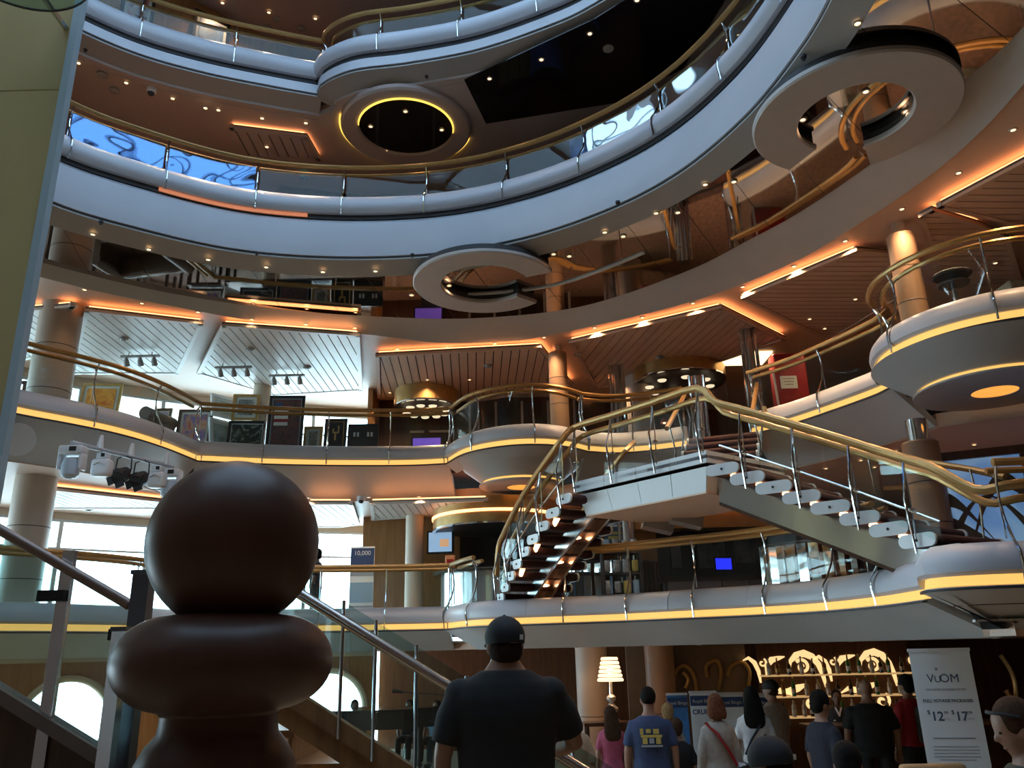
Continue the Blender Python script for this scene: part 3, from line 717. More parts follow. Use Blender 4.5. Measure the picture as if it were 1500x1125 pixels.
nub([(125, 73), (356, 147), (625, 112)], 10.27, 'dark sprinkler stud under the topmost balcony band', 'top band sprinklers')
nub([(148, 326), (376, 371), (604, 374), (905, 297), (1177, 84)], 7.6, 'dark sprinkler stud under the white ring band', 'ring band sprinklers')
# white dome cameras and round speakers
def dome(p, label):
    root = empty('security_camera', p, label, 'camera')
    MB().lathe([(0, 0), (.07, 0), (.07, -.05), (.055, -.07), (.0, -.07)], p, 18).build('housing', 'white', root)
    MB().ellipsoid((p[0], p[1], p[2] - .07), (.05, .05, .05), 14, 8).build('dome', 'dark', root)
p = atz(222, 131, 10.19); dome((p.x, p.y, 10.2), 'white dome camera on the third level ceiling')
p = atz(622, 517, ZR + .1); dome((p.x, p.y, 7.42), 'white camera on the ceiling edge above the photo kiosk')
p = atz(529, 729, 4.8); dome((p.x, p.y, 4.82), 'white camera in the first level ceiling beside the window')

# ------------------------------------------------------------------ columns
def column(x, y, z0, z1, r, mat, label, cap=.3, capr=.5, seams=3):
    root = empty('column', (x, y, z0), label, 'column')
    b = MB(); b.lathe([(r, z0), (r, z1 - cap), (r - .02, z1 - cap + .02), (r * capr, z1 - cap + .02)], (x, y, 0), 32).build('shaft', mat, root)
    if cap: MB().lathe([(r * capr, z1 - cap), (r * capr, z1 + .02)], (x, y, 0), 24).build('neck', 'chrome', root)
    for k in range(1, seams + 1):
        z = z0 + (z1 - cap - z0) * k / (seams + 1)
        MB().lathe([(r + .001, z - .006), (r + .004, z), (r + .001, z + .006)], (x, y, 0), 32).build('seam', 'dark', root)
    return root
column(-6.9, 11.6, 5.35, 7.42, .30, 'colcream', 'tall beige column on the second level at the left', 0, 1, 2)
column(-7.05, 11.9, 2.6, 4.82, .28, 'colcream', 'beige column below, on the first level at the left', 0, 1, 2)
column(.82, 13.75, 5.35, 7.42, .165, 'colwood', 'slim brown column behind the rounded bay', .16, .55)
column(2.45, 15.2, 5.35, 7.42, .24, 'colcream', 'beige column behind the double stairs', 0, 1, 1)
column(5.05, 9.5, 5.35, 7.42, .17, 'colwood', 'brown leather column inside the round bay', .2, .5)
column(4.95, 9.75, 2.6, 4.82, .21, 'colwood', 'brown leather column under the round bay', .28, .6)
column(-4.9, 15.3, 5.35, 7.42, .17, 'cream', 'slim column among the paintings', 0, 1, 1)
column(-1.9, 15.6, 2.6, 4.82, .17, 'cream', 'slim cream column beside the television', 0, 1, 1)
column(1.30, 15.3, 0, 2.28, .28, 'colcream', 'marbled column on the ground floor right of the man in black', 0, 1, 1)
column(2.55, 15.6, 0, 2.28, .26, 'colwood', 'brown column on the ground floor behind the man in blue', 0, 1, 1)
column(8.3, 12.6, 0, 2.28, .42, 'colwood', 'broad brown column behind the price banner', 0, 1, 1)
# chrome lift rails
for x, y, z0, z1, lab in ((1.95, 14.5, 2.6, 7.4, 'polished chrome lift pillar behind the double stairs'), (3.05, 12.9, 4.3, 6.5, 'chrome pillar beside the upper stair flight'), (5.75, 11.4, 2.6, 4.8, 'chrome lift pillar behind the right stairs'), (3.95, 12.8, 5.35, 7.3, 'chrome pillar beside the red door')):
    root = empty('lift_pillar', (x, y, z0), lab, 'pillar')
    MB().lathe([(.085, z0), (.085, z1)], (x, y, 0), 20, cap=True).build('core', 'steel', root)
    for a in (200, 320): MB().tube([(x + .13 * math.cos(R(a)), y + .13 * math.sin(R(a)), z0), (x + .13 * math.cos(R(a)), y + .13 * math.sin(R(a)), z1)], .03, 8).build('rail', 'chrome', root)

# ------------------------------------------------------------------ bowls below the round bays
def bowl(cx, cy, r, z, label, rb=.62):
    root = empty('balcony_bowl', (cx, cy, z), label, 'ceiling feature')
    MB().lathe([(r + .02, 5.31), (rb + .18, z + .05), (rb + .12, z + .05)], (cx, cy, 0), 56).build('cone', 'fascia_low', root)
    MB().lathe([(rb + .12, z + .045), (rb + .16, z + .045), (rb + .16, z + .015), (rb + .12, z + .015)], (cx, cy, 0), 56).build('ring_light', 'glow', root)
    MB().lathe([(rb + .15, z + .012), (rb + .22, z + .0), (rb + .22, z - .02), (rb + .15, z - .035), (.24, z - .035), (.24, z + .04)], (cx, cy, 0), 56).build('rim', 'trim2', root)
    MB().lathe([(.24, z - .03), (.225, z + .035), (.0, z + .035)], (cx, cy, 0), 32).build('lamp_recess', 'gold_ring2', root)
M['gold_ring2'] = emission('orange_recess_lamp', (1.0, .42, .08), .5)
bowl(5.45, 8.86, 1.22, 4.95, 'cone shaped underside of the round bay with orange lamp')
bowl(.12, 13.88, 1.1, 4.93, 'cone shaped underside of the central bay with orange lamp', .5)
# ------------------------------------------------------------------ double stairs on the first level
LT = [(825, 731), (808.6, 751), (793, 771), (779, 790), (766, 808), (757, 826), (747, 844), (738, 861), (732, 876)]
RTD = [(1057, 687), (1095, 700), (1131, 713), (1172, 728), (1218, 742), (1260, 759), (1302, 776), (1348, 792), (1385, 809)]
DZ = .14; ZL = 4.3
st_root = empty('double_staircase', (1.7, 10.4, 2.97), 'floating double staircase with white tread ends, steel stringers and landing', 'staircase')
ex = Vector((.782, .624)); ef = Vector((.624, -.782))
PL, PRt = Vector((.81, 10.83)), Vector((2.19, 9.10))
land = [PL, PRt, PRt + ex * 1.5, PL + ex * 1.5]
lo = MB().prism([tuple(p) for p in land], ZL - .02, ZL + .02).build('landing', 'tread', st_root, smooth=0)
for a, b, k in ((0, 1, 4), (1, 2, 3), (3, 0, 3), (2, 3, 4)):
    p, q = land[a], land[b]
    for i in range(k):
        u, v = p.lerp(q, i / k), p.lerp(q, (i + 1) / k); nn = Vector(((v - u).y, -(v - u).x)).normalized()
        u += (v - u).normalized() * .004; v -= (v - u).normalized() * .004
        MB().prism([tuple(u), tuple(v), tuple(v + nn * -.03), tuple(u + nn * -.03)], ZL - .07, ZL + .07).build('edge_panel', 'treadend', lo, smooth=0)
        c0 = (land[0] + land[2]) / 2
        uu, vv = u.lerp(c0, .10), v.lerp(c0, .10); u2, v2 = u.lerp(c0, .03), v.lerp(c0, .03)
        b_ = MB().add([(*u2, ZL - .11), (*v2, ZL - .11), (*vv, ZL - .38), (*uu, ZL - .38), (*u2.lerp(c0, .1), ZL - .11), (*v2.lerp(c0, .1), ZL - .11), (*vv.lerp(c0, .1), ZL - .38), (*uu.lerp(c0, .1), ZL - .38)],
                      [(0, 1, 2, 3), (4, 7, 6, 5), (0, 4, 5, 1), (2, 6, 7, 3), (0, 3, 7, 4), (1, 5, 6, 2)])
        b_.build('apron_panel', 'treadend', lo, smooth=0)
c0 = (land[0] + land[2]) / 2
MB().prism([tuple(p.lerp(c0, .10)) for p in land], ZL - .40, ZL - .36).build('underside', 'ceil', lo, smooth=0)
def capsule_ring(p, dirv, upz, half, rad, n=10):
    pts = []
    for k in range(n + 1):
        a = -math.pi / 2 + math.pi * k / n; pts.append((half + rad * math.cos(a), rad * math.sin(a)))
    for k in range(n + 1):
        a = math.pi / 2 + math.pi * k / n; pts.append((-half + rad * math.cos(a), rad * math.sin(a)))
    return [Vector((p.x + dirv.x * s_, p.y + dirv.y * s_, p.z + t)) for s_, t in pts]
def tread(p, run, ax, ln, half=.115, rad=.055, lamp=None):
    run3 = Vector((run.x, run.y)); 
    t = MB().rings([capsule_ring(p + Vector((ax.x, ax.y, 0)) * s_, run3, 0, half, rad) for s_ in (.03, ln - .03)]).build('tread', 'tread', st_root, smooth=40)
    for s_ in (0, ln - .03):
        MB().rings([capsule_ring(p + Vector((ax.x, ax.y, 0)) * (s_ + d), run3, 0, half + .01, rad + .008) for d in (0, .03)]).build('tread_end', 'treadend', t, smooth=40)
    q = p - Vector((ax.x, ax.y, 0)) * .006
    MB().ellipsoid(q, (.014, .014, .014), 8, 6).build('bolt', 'dark', t)
    if lamp:
        u = p + Vector((ax.x, ax.y, 0)) * .12 + Vector((run.x, run.y, 0)) * .06
        MB().tube([u + Vector((0, 0, -.05)), u + Vector((run.x * .09, run.y * .09, -.14))], [.04, .03], 8).build('step_lamp', 'steplamp', t)
M['steplamp'] = emission('step_lamp', (1.0, .50, .22), 4.5)
Lp = []
for i, (x, y) in enumerate(LT): Lp.append(atz(x, y, ZL - DZ * (i + 1) - .04))
Rp = []
for i, (x, y) in enumerate(RTD): Rp.append(atz(x, y, ZL - DZ * (i + 1) - .04))
def evened(P):                          # even out the flights
    for _ in range(3): P = [P[0]] + [P[i] * .5 + (P[i - 1] + P[i + 1]) * .25 for i in range(1, len(P) - 1)] + [P[-1]]
    return P
Lp, Rp = evened(Lp), evened(Rp)
def along(P, i): return (P[min(i + 1, len(P) - 1)] - P[max(i - 1, 0)])
for i, p in enumerate(Lp):
    d = along(Lp, i); run = Vector((d.x, d.y)).normalized(); ax = Vector((-run.y, run.x)); ax = -ax if ax.x < 0 else ax
    tread(p, run, (ax * .5 + ex * .5).normalized(), 1.12, .10, lamp=i in (1, 3, 5))
for i, p in enumerate(Rp):
    d = along(Rp, i); run = Vector((d.x, d.y)).normalized(); ax = Vector((-run.y, run.x)); ax = -ax if ax.y < 0 else ax
    tread(p, run, (ax * .5 + ex * .5).normalized(), 1.2, .125, lamp=i < 7)
# flight up to the second level
U0 = Vector((2.62, 10.62, ZL)); U1 = Vector((3.35, 12.55, 5.4)); ud = Vector((U1.x - U0.x, U1.y - U0.y)).normalized(); ua = Vector((ud.y, -ud.x))
for i in range(6):
    p = U0.lerp(U1, (i + .8) / 6.6); tread(p - Vector((ua.x, ua.y, 0)) * .55, ud, ua, 1.1, .115)
MB().rings([[v + Vector((ua.x, ua.y, 0)) * s_ + Vector((0, 0, z)) for s_, z in ((-.12, -.10), (.12, -.10), (.12, -.34), (-.12, -.34))] for v in (U0, U1)]).build('stringer', 'steel', st_root, smooth=0)
# box stringers
def stringer(P, ax, s0, s1, up, dn, ext0, ext1, name='stringer', mat='steel', capmat=None):
    pts = [p.copy() for p in P]
    pts.insert(0, pts[0] + (pts[0] - pts[1]).normalized() * ext0); pts.append(pts[-1] + (pts[-1] - pts[-2]).normalized() * ext1)
    return MB().rings([[v + Vector((a.x, a.y, 0)) * s_ + Vector((0, 0, z)) for s_, z in ((s0, up), (s1, up), (s1, dn), (s0, dn))] for v, a in zip(pts, [ax(0)] + [ax(i) for i in range(len(P))] + [ax(len(P) - 1)])]).build(name, mat, st_root, smooth=30)
def axL(i):
    d = along(Lp, i); run = Vector((d.x, d.y)).normalized(); a = Vector((-run.y, run.x)); a = -a if a.x < 0 else a; return (a * .5 + ex * .5).normalized()
def axR(i):
    d = along(Rp, i); run = Vector((d.x, d.y)).normalized(); a = Vector((-run.y, run.x)); a = -a if a.y < 0 else a; return (a * .5 + ex * .5).normalized()
stringer(Lp, axL, .42, .46, -.03, -.26, .25, .45); stringer(Lp, axL, .70, .74, -.03, -.26, .25, .45)
sl = stringer(Lp, axL, .46, .70, -.05, -.10, .1, .2, 'soffit_plate', 'redwood')
for i in range(0, 9, 2):
    p = Lp[i] + Vector((*axL(i), 0)) * .58 + Vector((0, 0, -.125)); MB().ellipsoid(p, (.07, .07, .02), 12, 6).build('step_lamp', 'steplamp', sl)
sr = stringer(Rp, axR, .28, .36, -.06, -.42, .25, .35)
stringer(Rp, axR, .27, .92, -.42, -.46, .25, .35, 'soffit_plate', 'darkwood')
stringer(Rp, axR, .86, .92, -.06, -.42, .25, .35)
# stair balustrade: brass double rails, chrome posts, glass
sb = empty('stair_balustrade', (1.2, 10.0, ZL), 'brass double handrail and glass along the double staircase, near side', 'balustrade')
def zoff(p, dz, a=None, s_=0): return Vector((p.x, p.y, p.z + dz)) + (Vector((a.x, a.y, 0)) * s_ if a else Vector((0, 0, 0)))
RH = .78
front = [PL.lerp(PRt, t) for t in (0.02, .33, .66, .98)]
railpts = [zoff(Lp[-1] + (Lp[-1] - Lp[-2]) * .6, RH - .35)] + [zoff(p, RH - .02 * (i > 7)) for i, p in list(enumerate(Lp))[::-1]] + [Vector((*f, ZL + RH + .04)) for f in front] + [zoff(p, RH) for p in Rp] + [Vector(aty(1428, 717, 7.15)), Vector(aty(1475, 711, 7.0)), Vector(aty(1540, 703, 6.92))]
def smooth3(P, n=4):
    out = []
    for i in range(len(P) - 1):
        p0 = P[i - 1] if i else P[0]; p1 = P[i]; p2 = P[i + 1]; p3 = P[i + 2] if i + 2 < len(P) else P[-1]
        for k in range(n):
            t = k / n; out.append(.5 * ((2 * p1) + (p2 - p0) * t + (2 * p0 - 5 * p1 + 4 * p2 - p3) * t * t + (3 * p1 - p0 - 3 * p2 + p3) * t ** 3))
    out.append(P[-1]); return out
MB().tube(smooth3(railpts, 3), .044, 10).build('handrail', 'brass', sb)
MB().tube([p + Vector((*(ex * .15), -.10)) for p in smooth3(railpts, 3)], .036, 8).build('inner_handrail', 'brass', sb)
def spost(base, top, bulge):
    q = MB().tube([top, top.lerp(base, .25) - bulge * .4, top.lerp(base, .5) - bulge, top.lerp(base, .8) - bulge * .8, base - bulge * .4 + Vector((0, 0, -.12))], .013, 6).build('post', 'chrome', sb)
    MB().tube([top, top.lerp(base, .5) + bulge * .1, base], .008, 5).build('stay', 'chrome', q)
    mid = top.lerp(base, .62)
    MB().lathe([(0, -.008), (.04, -.008), (.04, .008), (0, .008)], mid, 16).build('disc_clamp', 'chrome', q)
for i in (0, 2, 4, 6, 8):
    spost(Lp[i], zoff(Lp[i], RH - .03), Vector((*(axL(i) * .10), 0))); 
for i in (1, 3, 5, 7): spost(Rp[i], zoff(Rp[i], RH - .03), Vector((*(axR(i) * .08), 0)))
for f in (front[0], front[1], front[2], front[3]): spost(Vector((*f, ZL + .05)), Vector((*f, ZL + RH)), Vector((*(ex * .10), 0)))
def gpan(a, b):
    o_ = Vector((*(ex * .02), 0))
    MB().add([a + Vector((0, 0, .08)), b + Vector((0, 0, .08)), b + Vector((0, 0, RH - .1)), a + Vector((0, 0, RH - .1)), a + o_ + Vector((0, 0, .08)), b + o_ + Vector((0, 0, .08)), b + o_ + Vector((0, 0, RH - .1)), a + o_ + Vector((0, 0, RH - .1))],
             [(0, 1, 2, 3), (4, 7, 6, 5), (0, 4, 5, 1), (3, 2, 6, 7), (0, 3, 7, 4), (1, 5, 6, 2)]).build('glass_panel', 'glass', sb, smooth=0)
for P_ in (Lp, Rp):
    for i in (0, 2, 4, 6): gpan(P_[i].lerp(P_[i + 2], .03), P_[i].lerp(P_[i + 2], .97))
for a, b in zip(front, front[1:]): gpan(Vector((*a.lerp(b, .03), ZL)), Vector((*a.lerp(b, .97), ZL)))
MB().tube([p + Vector((0, 0, .27)) for p in Rp], .012, 6).build('lower_rod', 'chrome', sb)
MB().tube([p + Vector((0, 0, .27)) for p in Lp], .012, 6).build('lower_rod', 'chrome', sb)
# far side rails
sf = empty('stair_balustrade', (2.6, 10.9, ZL), 'brass handrails on the far side of the double staircase', 'balustrade')
far_l = [zoff(p, RH, axL(i), 1.15) for i, p in list(enumerate(Lp))[::-1]] + [Vector((*(PL + ex * 1.2), ZL + RH))]
MB().tube(smooth3(far_l, 3), .036, 8).build('handrail', 'brass', sf)
far_r = [Vector((*(PRt + ex * 1.22), ZL + RH))] + [zoff(p, RH, axR(i), 1.2) for i, p in enumerate(Rp)]
MB().tube(smooth3(far_r, 3), .034, 8).build('handrail', 'brass', sf)
for sg in (-.56, .56):
    up_r = [U0.lerp(U1, t) + Vector((*(ua * sg), RH)) for t in (0, .25, .5, .75, 1)] + [U1 + Vector((*(ua * sg), RH - .02)) + Vector((ud.x, ud.y, 0)) * .3]
    MB().tube(up_r, .034, 8).build('handrail', 'brass', sf)
    for t in (.1, .5, .9):
        b_ = U0.lerp(U1, t) + Vector((*(ua * sg), 0)); MB().tube([b_, b_ + Vector((*(ua * .06), RH * .5)), b_ + Vector((0, 0, RH))], .012, 6).build('post', 'chrome', sf)
for i in (1, 4, 7):
    for P_, ax_ in ((Lp, axL), (Rp, axR)):
        b_ = P_[i] + Vector((*(ax_(i) * 1.15), 0)); MB().tube([b_, b_ + Vector((*(ax_(i) * .06), RH * .5)), b_ + Vector((0, 0, RH))], .012, 6).build('post', 'chrome', sf)
# grey loudspeakers hung under the landing
for (x, y, D_), lab in (((1005, 762, 11.2), 'grey box loudspeaker under the landing, nearer the right flight'), ((963, 770, 11.5), 'grey box loudspeaker under the landing, left one of the pair')):
    p = aty(x, y, D_); root = empty('loudspeaker', (p.x, p.y, ZL - .4), lab, 'speaker')
    rot = Matrix.Rotation(R(14), 3, 'Y') @ Matrix.Rotation(R(-10), 3, 'X')
    MB().rings([[p + rot @ Vector((sx * .21 , yy, .10 * math.cos(k_) if False else zz_)) for yy, zz_ in ((-.12, -.09), (.10, -.07), (.12, 0), (.10, .08), (-.12, .09))] for sx in (-1, 1)]).build('cabinet', 'soffit', root, smooth=0)
    MB().tube([p + Vector((0, .05, .08)), Vector((p.x, p.y + .05, ZL - .39))], .018, 6).build('bracket', 'dark', root)
# ------------------------------------------------------------------ glowing panes in place of a glass reflection
def wavy(name, mat, parent, A, B, z0, z1, k, wd=.07, amp=.12, off=.03):
    A = Vector((*A, 0)); B = Vector((*B, 0)); u = (B - A).normalized(); n_ = Vector((u.y, -u.x, 0)); L = (B - A).length
    rs = []
    for i in range(25):
        t = i / 24; x = L * t; z = z0 + (z1 - z0) * (.5 + .5 * math.sin(t * 5.2 + k * 1.7) * (.6 + .3 * math.sin(k))) * .9
        w_ = wd * (.6 + .5 * math.sin(t * 7 + k)); p = A + u * x + n_ * off + Vector((0, 0, z))
        rs.append([p + Vector((0, 0, w_)), p + n_ * .02 + Vector((0, 0, w_)), p + n_ * .02 - Vector((0, 0, w_)), p - Vector((0, 0, w_))])
    return MB().rings(rs).build(name, mat, parent, smooth=40)
def glowglass(name, c1, c2, strength):
    mt = emission(name, c1, strength); nt = mt.node_tree; b = nt.nodes['Principled BSDF']
    tc = nt.nodes.new('ShaderNodeTexCoord'); n = nt.nodes.new('ShaderNodeTexNoise'); n.inputs['Scale'].default_value = .9; n.inputs['Distortion'].default_value = 1.6
    r = nt.nodes.new('ShaderNodeValToRGB'); r.color_ramp.elements[0].position = .4; r.color_ramp.elements[1].position = .62
    r.color_ramp.elements[0].color = (*c1, 1); r.color_ramp.elements[1].color = (*c2, 1)
    nt.links.new(tc.outputs['Object'], n.inputs['Vector']); nt.links.new(n.outputs['Fac'], r.inputs[0]); nt.links.new(r.outputs[0], b.inputs['Emission Color'])
    return mt
M['blueglow'] = glowglass('blue_reflection_glow', (.20, .40, .80), (.50, .75, 1.0), .2)  # blue glow painted in for a reflection in the glass
M['whitesky'] = glowglass('white_sky_glass', (.9, .97, 1.0), (1, 1, 1), 1.3)
M['wavegrey'] = principled('etched_wave', (.30, .36, .42), .4)
M['wavebrown'] = principled('brown_wave', (.10, .07, .05), .4)
M['orange'] = principled('orange_art', (.65, .16, .05), .5)
def glowpane(idx, A, B, z0, z1, n, glass, wave, label, waves=3, wd=.07):
    u = (Vector(B) - Vector(A)); L = u.length; u.normalize()
    o = MB().box(((A[0] + B[0]) / 2, (A[1] + B[1]) / 2, z0 - .06), (L, .12, .12), math.atan2(u.y, u.x)).build('window_%d' % idx, 'darkwood', smooth=0); struct(o); o['label'] = label
    MB().box(((A[0] + B[0]) / 2, (A[1] + B[1]) / 2, z1 + .05), (L, .12, .10), math.atan2(u.y, u.x)).build('window_head', 'darkwood', o, smooth=0)
    for i in range(n):
        p = Vector(A) + u * (L * i / n + .03); q = Vector(A) + u * (L * (i + 1) / n - .03); c = (p + q) / 2
        MB().box((c.x, c.y, (z0 + z1) / 2), ((q - p).length, .02, z1 - z0), math.atan2(u.y, u.x)).build('pane', glass, o, smooth=0)
        MB().box((p.x - u.x * .03, p.y - u.y * .03, (z0 + z1) / 2), (.05, .08, z1 - z0), math.atan2(u.y, u.x)).build('mullion', 'darkwood', o, smooth=0)
        for k in range(waves): wavy('wave', wave, o, p, q, z0 + .05, z1 - .05, k * 2.1 + i * 1.3, wd)
    return o
glowpane(32, (4.75, 9.9), (8.2, 8.2), 2.75, 4.3, 3, 'blueglow', 'wavebrown', 'glowing blue panes in place of a reflection behind the right stair foot', 4, .09)
# orange wall with posters on the topmost level
wall('wall_gallery_top', -7.4, 9.3, -4.0, 12.5, 10.6, 12.9, 'wood', 'orange wall of the topmost level at the left', .1)
wall('wall_gallery_upper', -4.1, 12.8, -2.6, 13.2, 8.1, 10.2, 'darkwood', 'dark wall beside the blue reflecting rail glass on the third level', .1)
M['cream2'] = principled('taupe_wall', (.16, .13, .10), .5, var=.08)
wall('wall_gallery_upper', -2.6, 13.2, .5, 13.0, 8.1, 10.2, 'cream2', 'taupe wall at the back of the third level', .1)
wall('wall_gallery_upper', .5, 13.0, 2.2, 11.0, 8.1, 10.2, 'wood', 'orange wall left of the white reflecting rail glass on the third level', .1)
def art_material(name, cols, scale=3.0, rough=.4, dist=1.0):
    mt = bpy.data.materials.new(name); mt.use_nodes = True; nt = mt.node_tree; b = nt.nodes['Principled BSDF']; b.inputs['Roughness'].default_value = rough
    tc = nt.nodes.new('ShaderNodeTexCoord'); n = nt.nodes.new('ShaderNodeTexNoise'); n.inputs['Scale'].default_value = scale; n.inputs['Detail'].default_value = 6; n.inputs['Distortion'].default_value = dist
    r = nt.nodes.new('ShaderNodeValToRGB'); cr = r.color_ramp
    while len(cr.elements) < len(cols): cr.elements.new(.5)
    for i, c in enumerate(cols): cr.elements[i].position = .28 + .44 * i / (len(cols) - 1); cr.elements[i].color = (*c, 1)
    nt.links.new(tc.outputs['Object'], n.inputs['Vector']); nt.links.new(n.outputs['Fac'], r.inputs[0]); nt.links.new(r.outputs[0], b.inputs['Base Color'])
    return mt
def picture(c, w_, h_, rz, tilt, frame, art, label, fw=.05, matw=.05, matmat='mat_white', group='framed pictures in the gallery', extra=None, name='framed_picture'):
    """c: centre of the lower edge; faces -y when rz = 0; leans back by tilt"""
    root = empty(name, c, label, 'picture', group)
    T = Matrix.Translation(c) @ Matrix.Rotation(rz, 4, 'Z') @ Matrix.Rotation(-tilt, 4, 'X')
    def put(nm, mat, boxes, parent=root):
        b = MB()
        for cc, ss in boxes: b.box(cc, ss)
        b.v = [tuple(T @ Vector(v)) for v in b.v]; return b.build(nm, mat, parent, smooth=0)
    for nm, cc, ss in (('frame_rail', (0, 0, fw / 2), (w_, .04, fw)), ('frame_rail', (0, 0, h_ - fw / 2), (w_, .04, fw)), ('frame_stile', (-w_ / 2 + fw / 2, 0, h_ / 2), (fw, .04, h_ - 2 * fw)), ('frame_stile', (w_ / 2 - fw / 2, 0, h_ / 2), (fw, .04, h_ - 2 * fw))):
        put(nm, frame, [(cc, ss)])
    put('backing', 'frame_black', [((0, .012, h_ / 2), (w_ - fw, .012, h_ - fw))])
    if matw: put('mat_board', matmat, [((0, .002, h_ / 2), (w_ - 2 * fw, .008, h_ - 2 * fw))])
    iw, ih = w_ - 2 * fw - 2 * matw, h_ - 2 * fw - 2 * matw
    cv = put('canvas', art, [((0, -.006, h_ / 2), (iw, .008, ih))])
    if extra: extra(put, cv, iw, ih, h_)
    return root
PI_ = math.pi
fl = 5.36
A = art_material
def flag(put, cv, iw, ih, h_):
    y = -.012
    for k in range(6): put('stripe', 'red' if k % 2 == 0 else 'mat_white', [((-iw * .18, y, h_ * .78 - k * ih * .07), (iw * .5, .004, ih * .07))], cv)
    put('canton', 'navy', [((-iw * .3, y - .002, h_ * .8), (iw * .26, .004, ih * .16))], cv)
def antler(put, cv, iw, ih, h_):
    put('antler', 'gold', [((0, -.012, h_ * .45), (iw * .12, .006, ih * .35)), ], cv); put('antler', 'gold', [((iw * .2, -.012, h_ * .66), (iw * .1, .006, ih * .3))], cv); put('antler', 'gold', [((-iw * .16, -.012, h_ * .62), (iw * .1, .006, ih * .16))], cv)
    put('antler', 'gold', [((iw * .02, -.012, h_ * .56), (iw * .4, .006, ih * .06))], cv)
def chevron(put, cv, iw, ih, h_):
    for sx in (-1, 1):
        b = []
        for k in (-1, 1):
            put('chevron', 'mat_white', [((sx * iw * .27 + k * iw * .07, -.012, h_ * .6 - k * 0), (iw * .08, .006, ih * .2))], cv)
def P3(x, y, D_, z): q = aty(x, y, D_); return (q.x, q.y, z)
def picpx(x0, x1, y0, y1, D_, rz, tilt, frame, art, label, **kw):
    p = aty((x0 + x1) / 2, y1, D_); t = aty((x0 + x1) / 2, y0, D_); l_ = aty(x0, y1, D_); r_ = aty(x1, y1, D_)
    return picture((p.x, p.y, max(p.z, fl + .01)), (r_.x - l_.x) / max(.45, math.cos(rz)), (t.z - max(p.z, fl + .01)) / math.cos(tilt), rz, tilt, frame, art, label, **kw)
picpx(46, 68, 512, 562, 12.6, R(-10), R(6), 'frame_black', A('abstract_red', [(.02, .02, .03), (.35, .04, .03), (.02, .02, .03), (.4, .3, .25)], 8), 'abstract red and black picture in dark frame left of the beige column', matw=.03)
picpx(113, 170, 560, 612, 14.35, R(6), R(8), 'frame_gold', A('sunset', [(.6, .12, .02), (.8, .35, .05), (.35, .05, .02)], 4), 'orange sunset picture in gold frame beside the beige column')
picpx(222, 246, 597, 640, 15.2, 0, R(8), 'frame_brown', A('lilac', [(.25, .2, .45), (.5, .35, .5), (.15, .12, .3)], 4), 'lilac picture half hidden behind the sofa arm', matw=.03)
picpx(255, 305, 598, 655, 14.75, R(4), R(8), 'frame_brown', A('valley', [(.45, .12, .08), (.6, .3, .18), (.2, .14, .35), (.5, .2, .12)], 5), 'orange and violet landscape picture leaning near the rail corner')
picpx(313, 337, 614, 658, 14.9, R(55), R(10), 'trim', A('silver1', [(.35, .42, .42), (.1, .12, .12)], 4), 'silver framed picture seen edge on, lower of the pair')
picpx(316, 341, 580, 613, 15.05, R(55), R(10), 'trim', A('silver2', [(.3, .4, .4), (.55, .6, .6)], 4), 'silver framed picture seen edge on, upper of the pair')
picpx(339, 377, 577, 616, 14.95, R(6), R(5), 'frame_gold', A('sketch', [(.5, .5, .46), (.12, .12, .12), (.5, .5, .46)], 9), 'pale sketch in gold frame standing above a dark picture', matw=.06)
picpx(332, 386, 616, 658, 14.85, R(6), R(5), 'frame_black', A('lilies', [(.012, .012, .014), (.02, .03, .02), (.4, .42, .38)], 9), 'dark flower picture in black frame below the pale sketch', matw=.02, matmat='trim')
picpx(389, 441, 578, 660, 14.7, R(5), R(5), 'frame_black', A('city', [(.02, .02, .025), (.14, .06, .05), (.03, .03, .05)], 5), 'tall black framed picture with a striped flag', matw=.025, matmat='greyink', extra=flag)
picpx(443, 471, 624, 660, 14.95, 0, R(6), 'frame_gold', A('small_print', [(.5, .48, .42), (.2, .18, .15), (.5, .48, .42)], 8), 'small pale print in gold frame right of the flag picture')
picpx(473, 506, 612, 660, 14.75, R(2), R(8), 'frame_black', A('night', [(.01, .01, .012), (.02, .02, .025)], 3), 'black picture with a golden antler shape', matw=.02, matmat='gold', extra=antler)
picpx(508, 553, 620, 660, 14.8, R(2), R(8), 'frame_black', A('charcoal', [(.012, .012, .014), (.03, .03, .03)], 3), 'black picture with two pale chevrons at the wood wall', matw=0, extra=chevron)
for x0, x1, y_, D_, lab in ((254, 306, 656, 14.82, 'low dark bench under the orange landscape picture'), (312, 555, 661, 14.95, 'long low dark bench under the flag picture'), (110, 172, 613, 14.43, 'low dark bench under the orange sunset picture'), (220, 248, 641, 15.25, 'low dark bench under the lilac picture'), (44, 70, 563, 12.65, 'low dark bench under the red abstract picture')):
    p = aty(x0, y_, D_); q = aty(x1, y_, D_); c = (p + q) / 2; zt = min(p.z, q.z) - .005; root = empty('display_bench', (c.x, c.y, 5.35), lab, 'bench', 'benches carrying pictures')
    MB().box((c.x, c.y, zt - .03), (q.x - p.x, .45, .05)).build('bench_top', 'darkwood', root, smooth=0)
    for sx in (-1, 1):
        for sy in (-1, 1): MB().box((c.x + sx * ((q.x - p.x) / 2 - .04), c.y + sy * .18, (5.35 + zt - .055) / 2), (.05, .05, zt - .055 - 5.35)).build('leg', 'darkwood', root, smooth=0)
def onwall(px, py, A_, B_, off=.08):     # sight line meets an upright wall given by two plan points
    d = ray(px, py); ux, uy_ = B_[0] - A_[0], B_[1] - A_[1]; L = math.hypot(ux, uy_); nx, ny = uy_ / L, -ux / L
    t = ((A_[0] + nx * off) * nx + (A_[1] + ny * off) * ny) / (d.x * nx + d.y * ny); return CAMP + d * t
